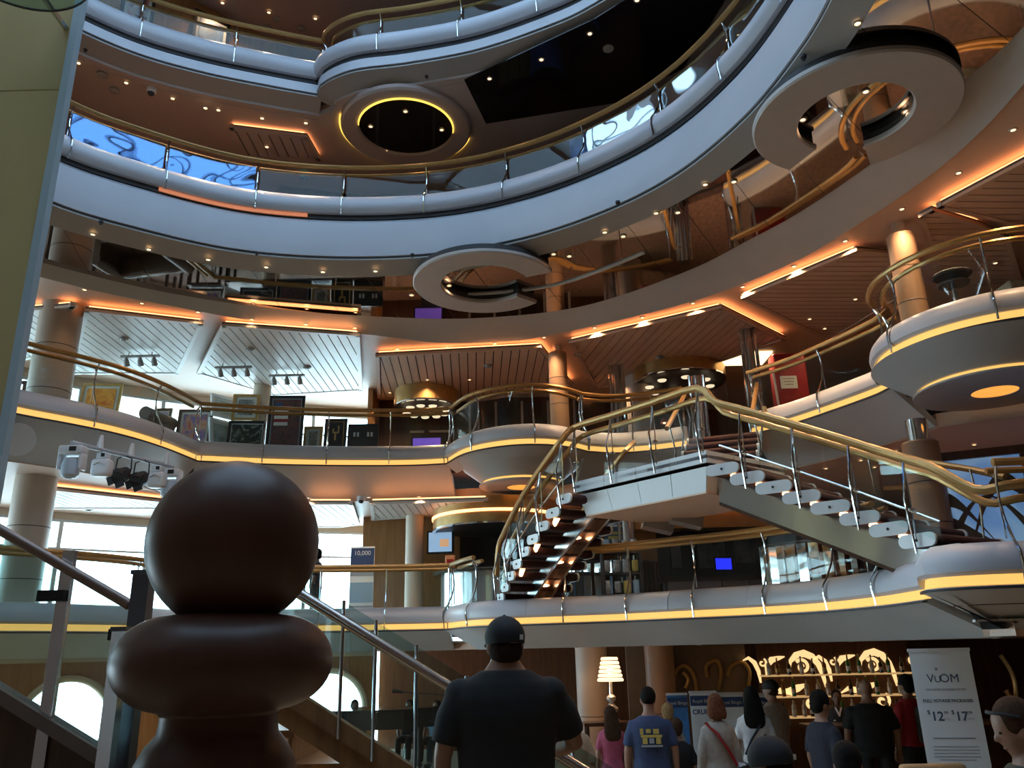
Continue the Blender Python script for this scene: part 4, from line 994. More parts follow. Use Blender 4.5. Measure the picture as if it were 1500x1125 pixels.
WA, WB = (-7.4, 9.3), (-4.0, 12.5); wang = math.atan2(WB[1] - WA[1], WB[0] - WA[0])
q = onwall(197, 45, WA, WB); picture((q.x, q.y, q.z), .5, 1.2, wang, 0, 'frame_black', A('poster1', [(.55, .18, .14), (.02, .02, .05), (.6, .55, .55), (.5, .2, .18)], 3), 'tall red and white poster on the orange wall, topmost level', group='posters on the topmost level')
q = onwall(305, 85, WA, WB); picture((q.x, q.y, q.z), .62, .85, wang, 0, 'frame_black', A('poster2', [(.03, .05, .10), (.15, .25, .45), (.02, .02, .03)], 3), 'blue poster in white mount on the dark end of the orange wall', group='posters on the topmost level')
# gallery furniture
def sofa(c, rz, label):
    root = empty('sofa', c, label, 'sofa', rz=rz)
    for nm, cc, ss in (('seat', (0, 0, .28), (1.3, .7, .26)), ('backrest', (0, .32, .55), (1.3, .18, .5))):
        local(rbox(cc, ss, .05).build(nm, 'sofa'), root)
    for s_ in (-1, 1): local(MB().tube([(s_ * .7, -.35, .72), (s_ * .7, .4, .72)], .11, 14).box((s_ * .7, .02, .37), (.16, .72, .65)).build('armrest', 'sofa'), root)
    for sx in (-1, 1):
        for sy in (-1, 1): local(MB().box((sx * .58, sy * .28, .07), (.06, .06, .14)).build('leg', 'darkwood'), root)
def rbox(c, s_, r, rot=None):
    b = MB(); bm = bmesh.new(); bmesh.ops.create_cube(bm, size=1)
    for v in bm.verts: v.co = Vector((v.co.x * s_[0], v.co.y * s_[1], v.co.z * s_[2]))
    bmesh.ops.bevel(bm, geom=list(bm.edges), offset=r, segments=3, profile=.5, affect='EDGES')
    bm.verts.ensure_lookup_table(); c = Vector(c)
    b.add([c + (rot @ v.co if rot else v.co) for v in bm.verts], [[v.index for v in f.verts] for f in bm.faces]); bm.free(); return b
q = aty(178, 612, 13.35); sofa((q.x, q.y, 5.35), R(-12), 'brown leather sofa with rolled arm beside the gallery rail')
q = aty(190, 575, 14.75); root = empty('round_table', (q.x, q.y, 5.35), 'round dark blue wheel topped table behind the sofa', 'table')
MB().tube([(q.x + .36 * math.cos(t), q.y + .36 * math.sin(t), 6.22) for t in [2 * PI_ * k / 28 for k in range(28)]], .03, 8, closed=True).build('rim', 'navy', root)
for k in range(5):
    t = 2 * PI_ * k / 5; MB().tube([(q.x, q.y, 6.2), (q.x + .35 * math.cos(t), q.y + .35 * math.sin(t), 6.22)], .02, 6).build('spoke', 'dark', root)
MB().tube([(q.x, q.y, 5.36), (q.x, q.y, 6.2)], .035, 10).build('stem', 'steel', root); MB().lathe([(0, .0), (.22, 0), (.2, .03), (.04, .05)], (q.x, q.y, 5.36), 24).build('foot', 'steel', root)
def track(x, y, D_, label, n=3):
    q = atz(x, y, ZR - .1); root = empty('track_light', (q.x, q.y, ZR), label, 'track light', 'track lights in the gallery')
    MB().box((q.x, q.y, ZR - .075), (.66, .05, .04)).build('track', 'soffit', root, smooth=0)
    MB().tube([(q.x - .2, q.y, ZR), (q.x - .2, q.y, ZR - .06)], .01, 6).build('hanger', 'soffit', root); MB().tube([(q.x + .2, q.y, ZR), (q.x + .2, q.y, ZR - .06)], .01, 6).build('hanger', 'soffit', root)
    for k in range(n):
        xx = q.x - .24 + .24 * k; MB().tube([(xx, q.y, ZR - .09), (xx, q.y + .02, ZR - .15), (xx, q.y + .07, ZR - .22)], [.02, .045, .05], 10).build('spot_head', 'soffit', root)
track(205, 524, 14, 'grey three spot track light above the sofa'); track(342, 540, 14, 'grey three spot track light above the leaning pictures'); track(420, 552, 14, 'grey three spot track light above the flag picture')
# stage light rig under the left wing
p0, p1 = atz(100, 648, 4.72), atz(252, 678, 4.72)
p0, p1 = aty(105, 648, 10.6), aty(253, 684, 12.2)
rig = empty('lighting_bar', tuple(p0), 'white pipe carrying stage lights under the left wing', 'light bar'); MB().tube([p0, p1], .03, 10).build('pipe', 'bluegrey', rig)
for t in (.25, .55, .92):
    c = p0.lerp(p1, t); MB().tube([c, c + Vector((0, .02, .2))], [.05, .025], 8).build('clamp', 'white', rig)
def head(c, label, kind):
    root = empty('stage_light', tuple(c), label, 'stage light', 'stage lights on the pipe')
    if kind == 'move':
        rbox(c + Vector((0, 0, -.11)), (.32, .2, .13), .03).build('base', 'white', root); MB().box(c + Vector((.04, -.105, -.1)), (.09, .01, .06)).build('display', 'black', root, smooth=0)
        for s_ in (-1, 1): rbox(c + Vector((s_ * .14, 0, -.26)), (.05, .16, .22), .02).build('yoke', 'white', root)
        MB().lathe([(0, .12), (.1, .11), (.12, .02), (.11, -.1), (.07, -.14), (.0, -.14)], c + Vector((0, -.01, -.34)), 20).build('head', 'bluegrey', root)
        MB().lathe([(0, -.003), (.045, .0), (.05, .012)], c + Vector((.0, -.03, -.483)), 16).build('lens', 'black', root)
    elif kind == 'box':
        rbox(c + Vector((0, 0, -.09)), (.15, .13, .09), .02).build('base', 'white', root); MB().box(c + Vector((.02, -.068, -.08)), (.05, .01, .05)).build('display', 'black', root, smooth=0)
        rbox(c + Vector((0, 0, -.25)), (.26, .18, .24), .05).build('housing', 'white', root); MB().tube([c + Vector((-.08, -.092, -.22)), c + Vector((0, -.098, -.18)), c + Vector((.08, -.092, -.22))], .012, 6).build('handle', 'trim', root)
    else:
        MB().tube([c, c + Vector((-.1, 0, -.05)), c + Vector((-.11, 0, -.2)), c + Vector((-.09, 0, -.3))], .01, 6).build('yoke', 'black', root); MB().tube([c, c + Vector((.1, 0, -.05)), c + Vector((.11, 0, -.2)), c + Vector((.09, 0, -.3))], .01, 6).build('yoke', 'black', root)
        MB().tube([c + Vector((0, .1, -.2)), c + Vector((0, .02, -.27)), c + Vector((0, -.09, -.33)), c + Vector((0, -.13, -.36))], [.06, .1, .11, .105], 16).build('can', 'black', root)
        for k in range(4):
            a = k * PI_ / 2 + .4; d = Vector((math.cos(a) * .11, -.14, -.36 + math.sin(a) * .10)); MB().box(c + d, (.12, .012, .07), Matrix.Rotation(-a + R(90), 3, 'Y')).build('barn_door', 'black', root, smooth=0)
for t, kind, lab in ((.03, 'move', 'big white moving head stage light, first from the left'), (.30, 'box', 'boxy white stage light, second from the left'), (.50, 'par', 'black stage can with barn doors, left of two'), (.68, 'par', 'black stage can with barn doors, right of two'), (.85, 'box', 'boxy white stage light, second from the right'), (.99, 'move', 'white moving head stage light, nearest the pawn')):
    head(p0.lerp(p1, t) + Vector((0, -.01, 0)), lab, kind)
q = aty(30, 640, 10.5); sp = MB().lathe([(0, 0), (.22, 0), (.22, .02), (0, .02)], (0, 0, 0), 32)
o = sp.build('ceiling_speaker', 'fascia_low'); o.matrix_basis = Matrix.Translation((q.x, q.y - .06, 5.02)) @ Matrix.Rotation(R(118), 4, 'X') @ Matrix.Rotation(R(35), 4, 'Y'); tag(o, 'round flush speaker plate in the lower fascia at the left', 'speaker')

# ------------------------------------------------------------------ first level interior
wall('wall_lounge', -2.9, 17.6, -2.9, 16.3, 2.6, 4.85, 'wood', 'wood wall edge right of the bright windows, first level', .1)
wall('wall_lounge', -3.0, 16.3, -1.1, 16.3, 2.6, 4.85, 'wood', 'orange wood wall behind the poster stand', .1)
M['darkwall'] = principled('dark_wall', (.05, .045, .042), .5, var=.1)
wall('wall_lounge', -1.1, 16.5, 1.7, 16.5, 2.6, 4.85, 'darkwall', 'dark wall behind the television', .1)
wall('wall_lounge', 2.2, 16.2, 2.75, 16.2, 2.6, 4.85, 'wood', 'orange wood pier behind the chrome pillar', .1)
wall('wall_lounge', 2.75, 16.9, 7.5, 16.9, 2.6, 4.85, 'darkwall', 'dark wall of the first level lounge', .1)
wall('wall_gallery', -2.9, 17.7, -2.9, 16.0, 5.35, 7.45, 'wood', 'orange wood wall edge right of the paintings', .1)
wall('wall_gallery', -2.95, 16.9, 2.2, 16.9, 5.35, 7.45, 'darkwood', 'dark shop front behind the rounded bay', .1)
# brass drums
def drum(cx, cy, r, z0, z1, label, a0=R(150), a1=R(390), glowz=None, discs=0):
    root = empty('brass_drum', (cx, cy, z1), label, 'bulkhead')
    MB().lathe([(r, z0), (r + .02, z0 + .02), (r + .02, z1)], (cx, cy, 0), 48, a0, a1).build('band', 'gold', root)
    MB().lathe([(r + .03, z0 - .015), (r + .03, z0 + .015), (r - .03, z0 + .015), (r - .03, z0 - .015), (r + .03, z0 - .015)], (cx, cy, 0), 48, a0, a1).build('chrome_edge', 'chrome', root)
    MB().lathe([(0, z0 + .02), (r - .02, z0 + .02)], (cx, cy, 0), 40).build('ceiling_plate', 'darkwall', root)
    if glowz: MB().lathe([(r + .025, glowz), (r + .04, glowz), (r + .04, glowz + .05), (r + .025, glowz + .05)], (cx, cy, 0), 48, a0, a1).build('cove_light', 'cove', root)
    for k in range(discs):
        a = 2 * PI_ * k / discs; d = MB().lathe([(0, z0 - .10), (.07, z0 - .10), (.085, z0 - .08), (.085, z0 - .075), (0, z0 - .075)], (cx + r * .68 * math.cos(a), cy + r * .68 * math.sin(a), 0), 18).build('disc_lamp', 'disclamp', root)
    return root
M['disclamp'] = emission('disc_lamp', (1.0, .80, .52), .55)
drum(-.35, 15.3, 1.15, 4.36, 4.82, 'brass bulkhead drum over the service counter', R(170), R(375), 4.55)
drum(-1.75, 15.9, .62, 6.95, 7.28, 'dark drum with round white lamps over the photo kiosk', R(0), R(360), None, 11)
drum(3.2, 14.9, .85, 7.05, 7.28, 'brass ring with pale discs above the stair landing', R(0), R(360), None, 8)
# service counter
cx, cy = -.35, 15.3
root = empty('service_counter', (cx, cy, 2.6), 'curved glossy service counter behind the first level rail', 'counter')
for k in range(12):
    a0 = R(175 + k * 15.5); MB().lathe([(1.02, 2.61), (1.02, 3.55)], (cx, cy, 0), 3, a0, a0 + R(15)).build('front_panel', 'steelcounter', root)
MB().lathe([(.75, 3.55), (1.14, 3.55), (1.18, 3.58), (1.14, 3.61), (.75, 3.61)], (cx, cy, 0), 40, R(170), R(370)).build('counter_top', 'stonetop', root)
# television, boxes, posters
def screen(c, w_, h_, rz, mat, label, name='television', tilt=0):
    root = empty(name, c, label, 'screen'); T = Matrix.Translation(c) @ Matrix.Rotation(rz, 4, 'Z') @ Matrix.Rotation(tilt, 4, 'X')
    for nm, m_, cc, ss in (('housing', 'black', (0, .02, 0), (w_ + .07, .05, h_ + .07)), ('display', mat, (0, -.01, 0), (w_, .01, h_))):
        b = MB().box(cc, ss); b.v = [tuple(T @ Vector(v)) for v in b.v]; b.build(nm, m_, root, smooth=0)
    b = MB().tube([(0, .04, 0), (0, .3, 0)], .03, 8); b.v = [tuple(T @ Vector(v)) for v in b.v]; b.build('mount', 'dark', root)
    return root, T
M['tvblue'] = emission('tv_picture', (.32, .50, .72), .42); M['tvinset'] = emission('tv_inset', (.75, .42, .22), .4)
q = aty(645, 794, 15.5); r_, T = screen((q.x, q.y, q.z), .44, .36, R(-8), 'tvblue', 'wall television with pale blue picture above the counter')
b = MB().box((.08, -.018, -.02), (.17, .004, .14)); b.v = [tuple(T @ Vector(v)) for v in b.v]; b.build('picture_inset', 'tvinset', r_, smooth=0)
q = aty(625, 654, 15.9); screen((q.x, q.y, q.z), .55, .34, 0, 'purple', 'purple lit screen of the photo kiosk', 'kiosk_screen'); _r = bpy.context.scene.objects['kiosk_screen']; MB().box((q.x, q.y + .04, (5.35 + q.z) / 2 - .08), (.3, .05, q.z - 5.35 - .16)).build('stand', 'black', _r, smooth=0)
q = aty(660, 824, 14.5)
root = empty('display_box', (q.x, q.y, 3.61), 'small orange lit display box on the counter', 'box')
rbox((q.x, q.y, 3.73), (.18, .14, .22), .015).build('box', 'orangebox', root); MB().box((q.x, q.y - .075, 3.72), (.12, .008, .10)).build('label_print', 'red', root, smooth=0)
def post_stand(x, y, D_, z0, w_, h_, mats, label, rz=0, name='poster_stand', txt=None):
    q = aty(x, y, D_); root = empty(name, (q.x, q.y, z0), label, 'poster stand', rz=rz)
    local(MB().box((0, 0, h_ / 2 + .03), (w_, .03, h_)).build('board', mats[0]), root)
    local(MB().box((0, 0, .02), (w_ + .06, .3, .04)).build('base', 'steel'), root)
    for m_, z, hh in mats[1]: local(MB().box((0, -.018, z), (w_ * .98, .006, hh)).build('print_panel', m_), root)
    return root, q
r_, q = post_stand(530, 850, 14.7, 2.6, .42, 1.42, ('paper', (('navy', 1.26, .32), ('greyink', 1.02, .16), ('screenpale', .66, .34), ('greyink', .42, .03), ('greyink', .34, .03), ('greyink', .26, .03))), 'tall poster stand with blue heading before the bright windows')
lettering('10,000', .11, (q.x, q.y - .024, 3.9), 0, 'paper', r_)
q = aty(905, 775, 14.6); root = empty('hanging_sign', (q.x, q.y, q.z), 'dark blue sign board with white and yellow lines behind the stairs', 'sign')
MB().box((q.x, q.y, q.z), (.50, .04, .48)).build('board', 'signblue', root, smooth=0)
for k, (z, w_, m_) in enumerate(((.13, .26, 'paper'), (.06, .34, 'paper'), (-.07, .36, 'yellowink'), (-.15, .36, 'yellowink'))): MB().box((q.x + .0, q.y - .023, q.z + z), (w_, .006, .045)).build('text_line', m_, root, smooth=0)
MB().tube([(q.x, q.y + .03, 2.61), (q.x, q.y + .03, q.z - .2)], .03, 8).build('stand_pole', 'dark', root)
# merchandise rack below the sign
root = empty('merchandise_rack', (q.x - .02, q.y - .25, 2.6), 'dark rack full of wrapped goods below the blue sign', 'rack')
for z in (2.75, 3.1, 3.45, 3.8): MB().box((q.x - .02, q.y - .25, z), (.62, .3, .025)).build('shelf', 'dark', root, smooth=0)
for s_ in (-1, 1): MB().box((q.x - .02 + s_ * .32, q.y - .25, 3.2), (.03, .3, 1.2)).build('upright', 'dark', root, smooth=0)
k = 0
for z in (2.77, 3.12, 3.47, 3.82):
    for i in range(4):
        k += 1; m_ = ('foil', 'foil', 'yellowink', 'screenpale', 'foil')[k % 5]
        o = rbox((q.x - .26 + i * .16, q.y - .27, z + .11), (.11, .14, .2 + .02 * (k % 3)), .02).build('package', m_)
        kn = {'foil': 'silver foil', 'yellowink': 'yellow', 'screenpale': 'pale blue'}[m_]; tag(o, kn + ' package, ' + ORD[i] + ' from left on the ' + {2.77: 'lowest', 3.12: 'second', 3.47: 'third', 3.82: 'top'}[z] + ' shelf of the dark rack', 'package', kn + ' packages on the rack')
# lift cages: polished chrome strips that mirror the windows
def cage(cx, cy, r, z0, z1, a0, a1, n, label):
    root = empty('lift_cage', (cx, cy, z0), label, 'lift')
    for k in range(n):                  # upright fins, each turned towards the window side
        t = a0 + (a1 - a0) * (k + .5) / n; x, y = cx + r * math.cos(t), cy + r * math.sin(t); f = R(-45 + 5 * math.sin(k * 2.3))
        MB().box((x, y, (z0 + z1) / 2), (.16, .012, z1 - z0), f).build('chrome_strip', 'mirrorstrip', root, smooth=0)
    for z in (z0 + .02, z0 + .5, z1 - .02): MB().tube([(cx + (r + .03) * math.cos(a0 + (a1 - a0) * k / 24), cy + (r + .03) * math.sin(a0 + (a1 - a0) * k / 24), z) for k in range(25)], .025, 8).build('hoop', 'dark', root)
    MB().lathe([(r - .1, z0), (r - .1, z1)], (cx, cy, 0), 24, a0, a1).build('inner_wall', 'redwood', root)
cage(5.2, 14.2, .95, 2.6, 3.85, R(170), R(340), 15, 'curved lift cage of bright chrome strips right of centre')
cage(1.75, 15.75, .85, 2.6, 3.75, R(190), R(350), 12, 'curved lift cage of bright chrome strips behind the left flight')
# lounge with counter, frames and blue monitor
root = empty('lounge_counter', (3.7, 15.6, 2.6), 'low grey counter in the dark first level lounge', 'counter')
for i in range(4): MB().box((3.0 + i * .5, 15.6, 3.0), (.48, .5, .78)).build('front_panel', 'soffit', root, smooth=0)
MB().box((3.75, 15.6, 3.42), (2.1, .6, .06)).build('counter_top', 'darkwood', root, smooth=0)
q = aty(1060, 828, 15.35); r_, T = screen((q.x, q.y, 3.68), .3, .2, R(10), 'purpleblue', 'glowing blue monitor on the lounge counter', 'monitor'); MB().lathe([(0, 3.45), (.08, 3.45), (.08, 3.465), (.02, 3.48), (.02, 3.6)], (q.x, q.y + .03, 0), 16).build('foot', 'black', r_)
for x, y, w_, h_, art, lab in ((990, 812, .26, .6, [(.35, .33, .3), (.2, .2, .2)], 'pale poster on the dark lounge wall'), (1042, 808, .62, .72, [(.05, .06, .07), (.2, .22, .22)], 'large dark picture on the lounge wall'), (1090, 805, .45, .6, [(.25, .25, .24), (.1, .1, .1)], 'grey picture at the right of the lounge wall')):
    q = aty(x, y, 16.825); picture((q.x, q.y, q.z - h_ / 2), w_, h_, 0, 0, 'frame_black', A(lab[:12], art, 5), lab, .03, .0, group='pictures in the lounge')
# second level: shop, red door, signs, pendants
q = aty(1158, 575, 13.2)
root = empty('red_cabinet', (q.x, q.y, 5.35), 'red cabinet with a white notice at the head of the stairs', 'cabinet')
rbox((q.x, q.y, 6.15), (.55, .3, 1.6), .05).build('body', 'red', root); MB().box((q.x - .06, q.y - .155, 6.42), (.28, .008, .22)).build('notice', 'paper', root, smooth=0)
MB().tube([(q.x - .29, q.y - .12, 5.4), (q.x - .27, q.y - .14, 6.0), (q.x - .29, q.y - .12, 6.6)], .02, 8).build('edge_strip', 'trim', root)
for k in range(3): MB().box((q.x - .06, q.y - .161, 6.48 - k * .05), (.2 - .03 * k, .004, .015)).build('print_line', 'greyink', root, smooth=0)
for x, y, D_, w_, h_, lab in ((1090, 570, 14.6, 1.0, .10, 'warm white light panel in the ceiling near the landing'),):
    q = aty(x, y, D_); o = MB().box((q.x, q.y, 7.40), (w_, .7, .03)).build('light_panel', 'warmpanel', smooth=0); tag(o, lab, 'light panel')
for i, (x, y) in enumerate(((973, 617), (960, 634), (1068, 606))):
    q = aty(x, y, 14.9); root = empty('pendant_lamp', (q.x, q.y, q.z), ('small red pendant lamp behind the landing rail, upper one', 'small red pendant lamp behind the landing rail, lower one', 'small red pendant lamp near the light panel')[i], 'pendant lamp', 'red pendant lamps')
    MB().lathe([(.03, .06), (.05, .03), (.075, -.04)], tuple(q), 14).build('shade', 'redshade', root); MB().ellipsoid((q.x, q.y, q.z - .02), (.03, .03, .035), 10, 6).build('bulb', 'lens', root); MB().tube([(q.x, q.y, q.z + .06), (q.x, q.y, 7.42)], .006, 5).build('cord', 'dark', root)
q = aty(640, 632, 16.83); root = empty('shop_sign', (q.x, q.y, q.z), 'small pale lettered strip above the kiosk screen', 'sign')
for k, (dx, w_) in enumerate(((-.42, .3), (.1, .52), (.5, .04))): MB().box((q.x + dx, q.y, q.z), (w_, .03, .05)).build('text_line', 'mat_white', root, smooth=0)
# shop window frames behind the bay
root = empty('shop_window', (.2, 16.6, 5.35), 'dark glazed shop window behind the rounded bay', 'shop window')
for k in range(5): MB().box((-.9 + k * .55, 16.6, 6.3), (.05, .06, 1.9)).build('mullion', 'soffit', root, smooth=0)
for k in range(4): MB().box((-.625 + k * .55, 16.6, 6.3), (.49, .012, 1.85)).build('pane', 'glass', root, smooth=0)
# round metal table on the right bay
q = aty(1397, 418, 8.9); root = empty('bistro_table', (q.x, q.y, 5.35), 'round dark metal table on the right round bay', 'table')
MB().lathe([(0, 6.36), (.2, 6.36), (.22, 6.38), (.2, 6.40), (0, 6.40)], (q.x, q.y, 0), 28).build('table_top', 'dark', root)
MB().lathe([(0, 6.26), (.17, 6.26), (.18, 6.275), (.0, 6.29)], (q.x, q.y, 0), 24).build('lower_ring', 'dark', root)
MB().tube([(q.x, q.y, 5.38), (q.x, q.y, 6.38)], .03, 8).build('stem', 'chrome', root); MB().lathe([(0, 0), (.2, 0), (.18, .03), (0, .05)], (q.x, q.y, 5.36), 20).build('foot', 'dark', root)
q = aty(1478, 400, 9.6); o = rbox((q.x + .1, q.y, 5.95), (.5, .4, 1.2), .03).build('fabric_screen', 'marblegreen'); tag(o, 'pale grey-green patterned screen at the right round bay', 'screen')
# third level: counter, chairs, sign, coloured stand
q = aty(800, 232, 11.6); root = empty('bar_counter', (q.x - .1, q.y, 8.1), 'yellow-green curved counter on the third level', 'counter')
for k in range(6): MB().lathe([(.8, 8.11), (.8, 9.05)], (q.x - .1, q.y + .6, 0), 2, R(215 + k * 17), R(231 + k * 17)).build('front_panel', 'olive', root)
MB().lathe([(.6, 9.05), (.86, 9.05), (.86, 9.09), (.6, 9.09)], (q.x - .1, q.y + .6, 0), 24, R(212), R(320)).build('counter_top', 'darkwood', root)
def chair(x, y, D_, label):
    q = aty(x, y, D_); root = empty('lounge_chair', (q.x, q.y, 8.1), label, 'chair', 'blue chairs on the third level')
    rbox((q.x, q.y, 8.55), (.48, .48, .12), .04).build('seat', 'bluefab', root)
    MB().lathe([(.24, 0), (.26, .0), (.28, .6), (.25, .62), (.24, .6)], (q.x, q.y, 8.6), 16, R(180), R(360)).build('backrest', 'bluefab', root)
    for sx in (-1, 1):
        for sy in (-1, 1): MB().tube([(q.x + sx * .18, q.y + sy * .18, 8.5), (q.x + sx * .22, q.y + sy * .22, 8.11)], .015, 6).build('leg', 'chrome', root)
chair(806, 222, 11.2, 'blue lounge chair behind the third level rail, left of the pair'); chair(862, 208, 10.2, 'blue lounge chair behind the third level rail, right of the pair')
q = aty(447, 256, 12.4); root = empty('exit_sign', (q.x, q.y, q.z), 'small tilted green exit sign on the third level', 'sign')
MB().box((q.x, q.y, q.z), (.2, .05, .1), Matrix.Rotation(R(-25), 3, 'Y')).build('box', 'black', root, smooth=0)
MB().box((q.x, q.y - .03, q.z), (.12, .006, .04), Matrix.Rotation(R(-25), 3, 'Y')).build('pictogram', 'greenlit', root, smooth=0)
MB().tube([(q.x, q.y + .02, q.z), (q.x, q.y + .7, q.z + .1)], .015, 6).build('arm', 'dark', root)
q = aty(412, 268, 11.7); root = empty('advert_stand', (q.x, q.y, 8.1), 'green advertising stand with a pink and blue oval', 'stand')
MB().prism([(q.x - .45, q.y), (q.x + .25, q.y), (q.x + .25, q.y + .06), (q.x - .45, q.y + .06)], 8.11, 9.15).build('board', 'greenpanel', root, smooth=0)
e = MB().lathe([(0, 0), (.2, 0), (.2, .02), (0, .02)], (0, 0, 0), 24).build('oval', A('ovalart', [(.5, .15, .25), (.2, .3, .6), (.5, .3, .4)], 4)); e.matrix_basis = Matrix.Translation((q.x + .05, q.y - .005, 8.95)) @ Matrix.Rotation(R(90), 4, 'X') @ Matrix.Scale(1.35, 4, (0, 1, 0)); attach(e, root)
# doors on the third level
for i, x in enumerate((-1.9, -.85)):
    o = MB().box((x, 13.05, 9.05), (.95, .05, 1.88)).build('door_%d' % (i + 1), 'cream2', smooth=0); struct(o); o['label'] = 'taupe door in the third level wall'
    MB().box((x - .5, 13.02, 9.05), (.05, .08, 1.95)).build('door_frame', 'trim2', o, smooth=0); MB().tube([(x + .38, 13.0, 8.75), (x + .34, 12.93, 9.1), (x + .4, 12.95, 9.35), (x + .38, 13.0, 9.5)], .02, 8).build('door_handle', 'chrome', o)
# ------------------------------------------------------------------ ground floor
def ribbon(name, mat, parent, pts, widths, y, th=.02):
    """flat curved ribbon in an upright plane facing the viewer; pts (x, z)"""
    n = len(pts); rs = []
    for i, (x, z) in enumerate(pts):
        a = pts[max(i - 1, 0)]; b = pts[min(i + 1, n - 1)]; tx, tz = b[0] - a[0], b[1] - a[1]; L = math.hypot(tx, tz) or 1
        nx, nz = -tz / L, tx / L; w_ = widths[i] / 2
        rs.append([Vector((x + nx * w_, y, z + nz * w_)), Vector((x + nx * w_, y + th, z + nz * w_)), Vector((x - nx * w_, y + th, z - nz * w_)), Vector((x - nx * w_, y, z - nz * w_))])
    return MB().rings(rs).build(name, mat, parent, smooth=40)
def spiral(cx, cz, r0, r1, a0, a1, n=26): return [(cx + (r0 + (r1 - r0) * k / (n - 1)) * math.cos(a0 + (a1 - a0) * k / (n - 1)), cz + (r0 + (r1 - r0) * k / (n - 1)) * math.sin(a0 + (a1 - a0) * k / (n - 1))) for k in range(n)]
BY = 15.6
bx0, bx1 = aty(1118, 1000, BY).x, aty(1345, 1000, BY).x
bar = empty('back_bar', ((bx0 + bx1) / 2, BY, 0), 'back bar with glowing golden scrolls and shelves of bottles', 'bar shelf')
MB().box(((bx0 + bx1) / 2, BY + .25, 1.14), (bx1 - bx0, .06, 2.26)).build('back_panel', 'darkwood', bar, smooth=0)
shz = (1.02, 1.36, 1.72)
for z in shz: MB().box(((bx0 + bx1) / 2, BY + .08, z), (bx1 - bx0, .30, .025)).build('shelf', 'shelfglow', bar, smooth=0)
def scrollset(px, w_, k):
    # one big hook with curl, two leaves
    q = aty(px, 975, BY); x = q.x
    big = [(x - .30, 1.80), (x - .27, 1.95), (x - .15, 2.06), (x, 2.09), (x + .14, 2.03), (x + .24, 1.90), (x + .30, 1.72), (x + .33, 1.50)]
    ribbon('scroll', 'scroll', bar, big, [.03, .07, .11, .13, .12, .10, .08, .03], BY + .19)
    ribbon('scroll', 'scroll', bar, spiral(x - .06, 1.86, .02, .13, R(0), R(500)), [.03 + .03 * t / 25 for t in range(26)], BY + .18)
    ribbon('scroll', 'scroll', bar, [(x - .72, 1.70), (x - .70, 1.88), (x - .60, 1.99), (x - .46, 2.02), (x - .36, 2.04)], [.03, .08, .11, .07, .02], BY + .19)
    ribbon('scroll', 'scroll', bar, spiral(x - .78, 1.94, .01, .08, R(60), R(420)), [.03] * 26, BY + .18)
    ribbon('scroll', 'scroll', bar, [(x - .84, 1.60), (x - .86, 1.80), (x - .92, 1.95), (x - 1.02, 2.03), (x - 1.12, 1.99)], [.03, .07, .08, .06, .02], BY + .19)
    ribbon('scroll', 'scroll', bar, [(x - .55, 1.42), (x - .35, 1.44), (x - .18, 1.50), (x - .02, 1.56)], [.02, .12, .12, .03], BY + .19)
    ribbon('scroll', 'scroll', bar, spiral(x + .02, 1.25, .02, .14, R(30), R(420)), [.05] * 26, BY + .18)
    ribbon('scroll', 'scroll', bar, [(x - .7, 1.40), (x - .55, 1.48), (x - .40, 1.46), (x - .30, 1.38)], [.02, .07, .07, .02], BY + .19)
scrollset(1185, 1, 0); scrollset(1290, 1, 1)
ribbon('scroll', 'scroll', bar, spiral(aty(1345, 975, BY).x, 1.95, .02, .13, R(90), R(420)), [.05] * 26, BY + .18)
bot = {}
for i, m_ in enumerate(('dark_glass', 'amber_glass', 'clear_glass', 'green_glass')):
    e = empty('bottle', (0, 0, 0)); h = .26 + .02 * i
    b = MB().lathe([(0, 0), (.036, 0), (.038, .02), (.038, h * .6), (.014, h * .75), (.013, h)], n=14, cap=False).build('glass_body', m_); local(b, e)
    c_ = MB().lathe([(.015, h - .02), (.015, h + .012), (0, h + .012)], n=10).build('cap', 'gold' if i % 2 else 'black'); local(c_, e)
    l_ = MB().lathe([(.0388, .05), (.0388, h * .4)], n=14).build('label', 'mat_white' if i != 1 else 'yellowink'); local(l_, e)
    bot[i] = [e, False]
rnd = random.Random(3)
for row, z in enumerate(shz):
    x = bx0 + .12; j = 0
    while x < bx1 - .1:
        i = rnd.choice((0, 0, 1, 2, 2, 3)); e, us = bot[i]; loc = (x, BY - .02, z + .013)
        if us: o = dup(e, loc)
        else: o = e; o.location = loc; bot[i][1] = True
        kind = ('dark', 'amber', 'clear', 'green')[i]
        tag(o, kind + ' bottle, ' + ORD[min(j, 19)] + ' from left on the ' + ('lowest', 'middle', 'top')[row] + ' lit bar shelf', 'bottle', kind + ' bottles on the back bar, shelf %s' % ('low', 'middle', 'top')[row])
        x += rnd.uniform(.13, .24); j += 1
# front counter of the bar
root = empty('bar_counter', (5.9, 13.3, 0), 'dark wooden bar counter in front of the bottles', 'counter')
for i in range(5): MB().box((4.7 + i * .62, 13.4, .52), (.6, .4, 1.04)).build('front_panel', 'darkwood', root, smooth=0)
rbox((5.95, 13.35, 1.07), (3.3, .6, .06), .02).build('counter_top', 'darkwood', root)
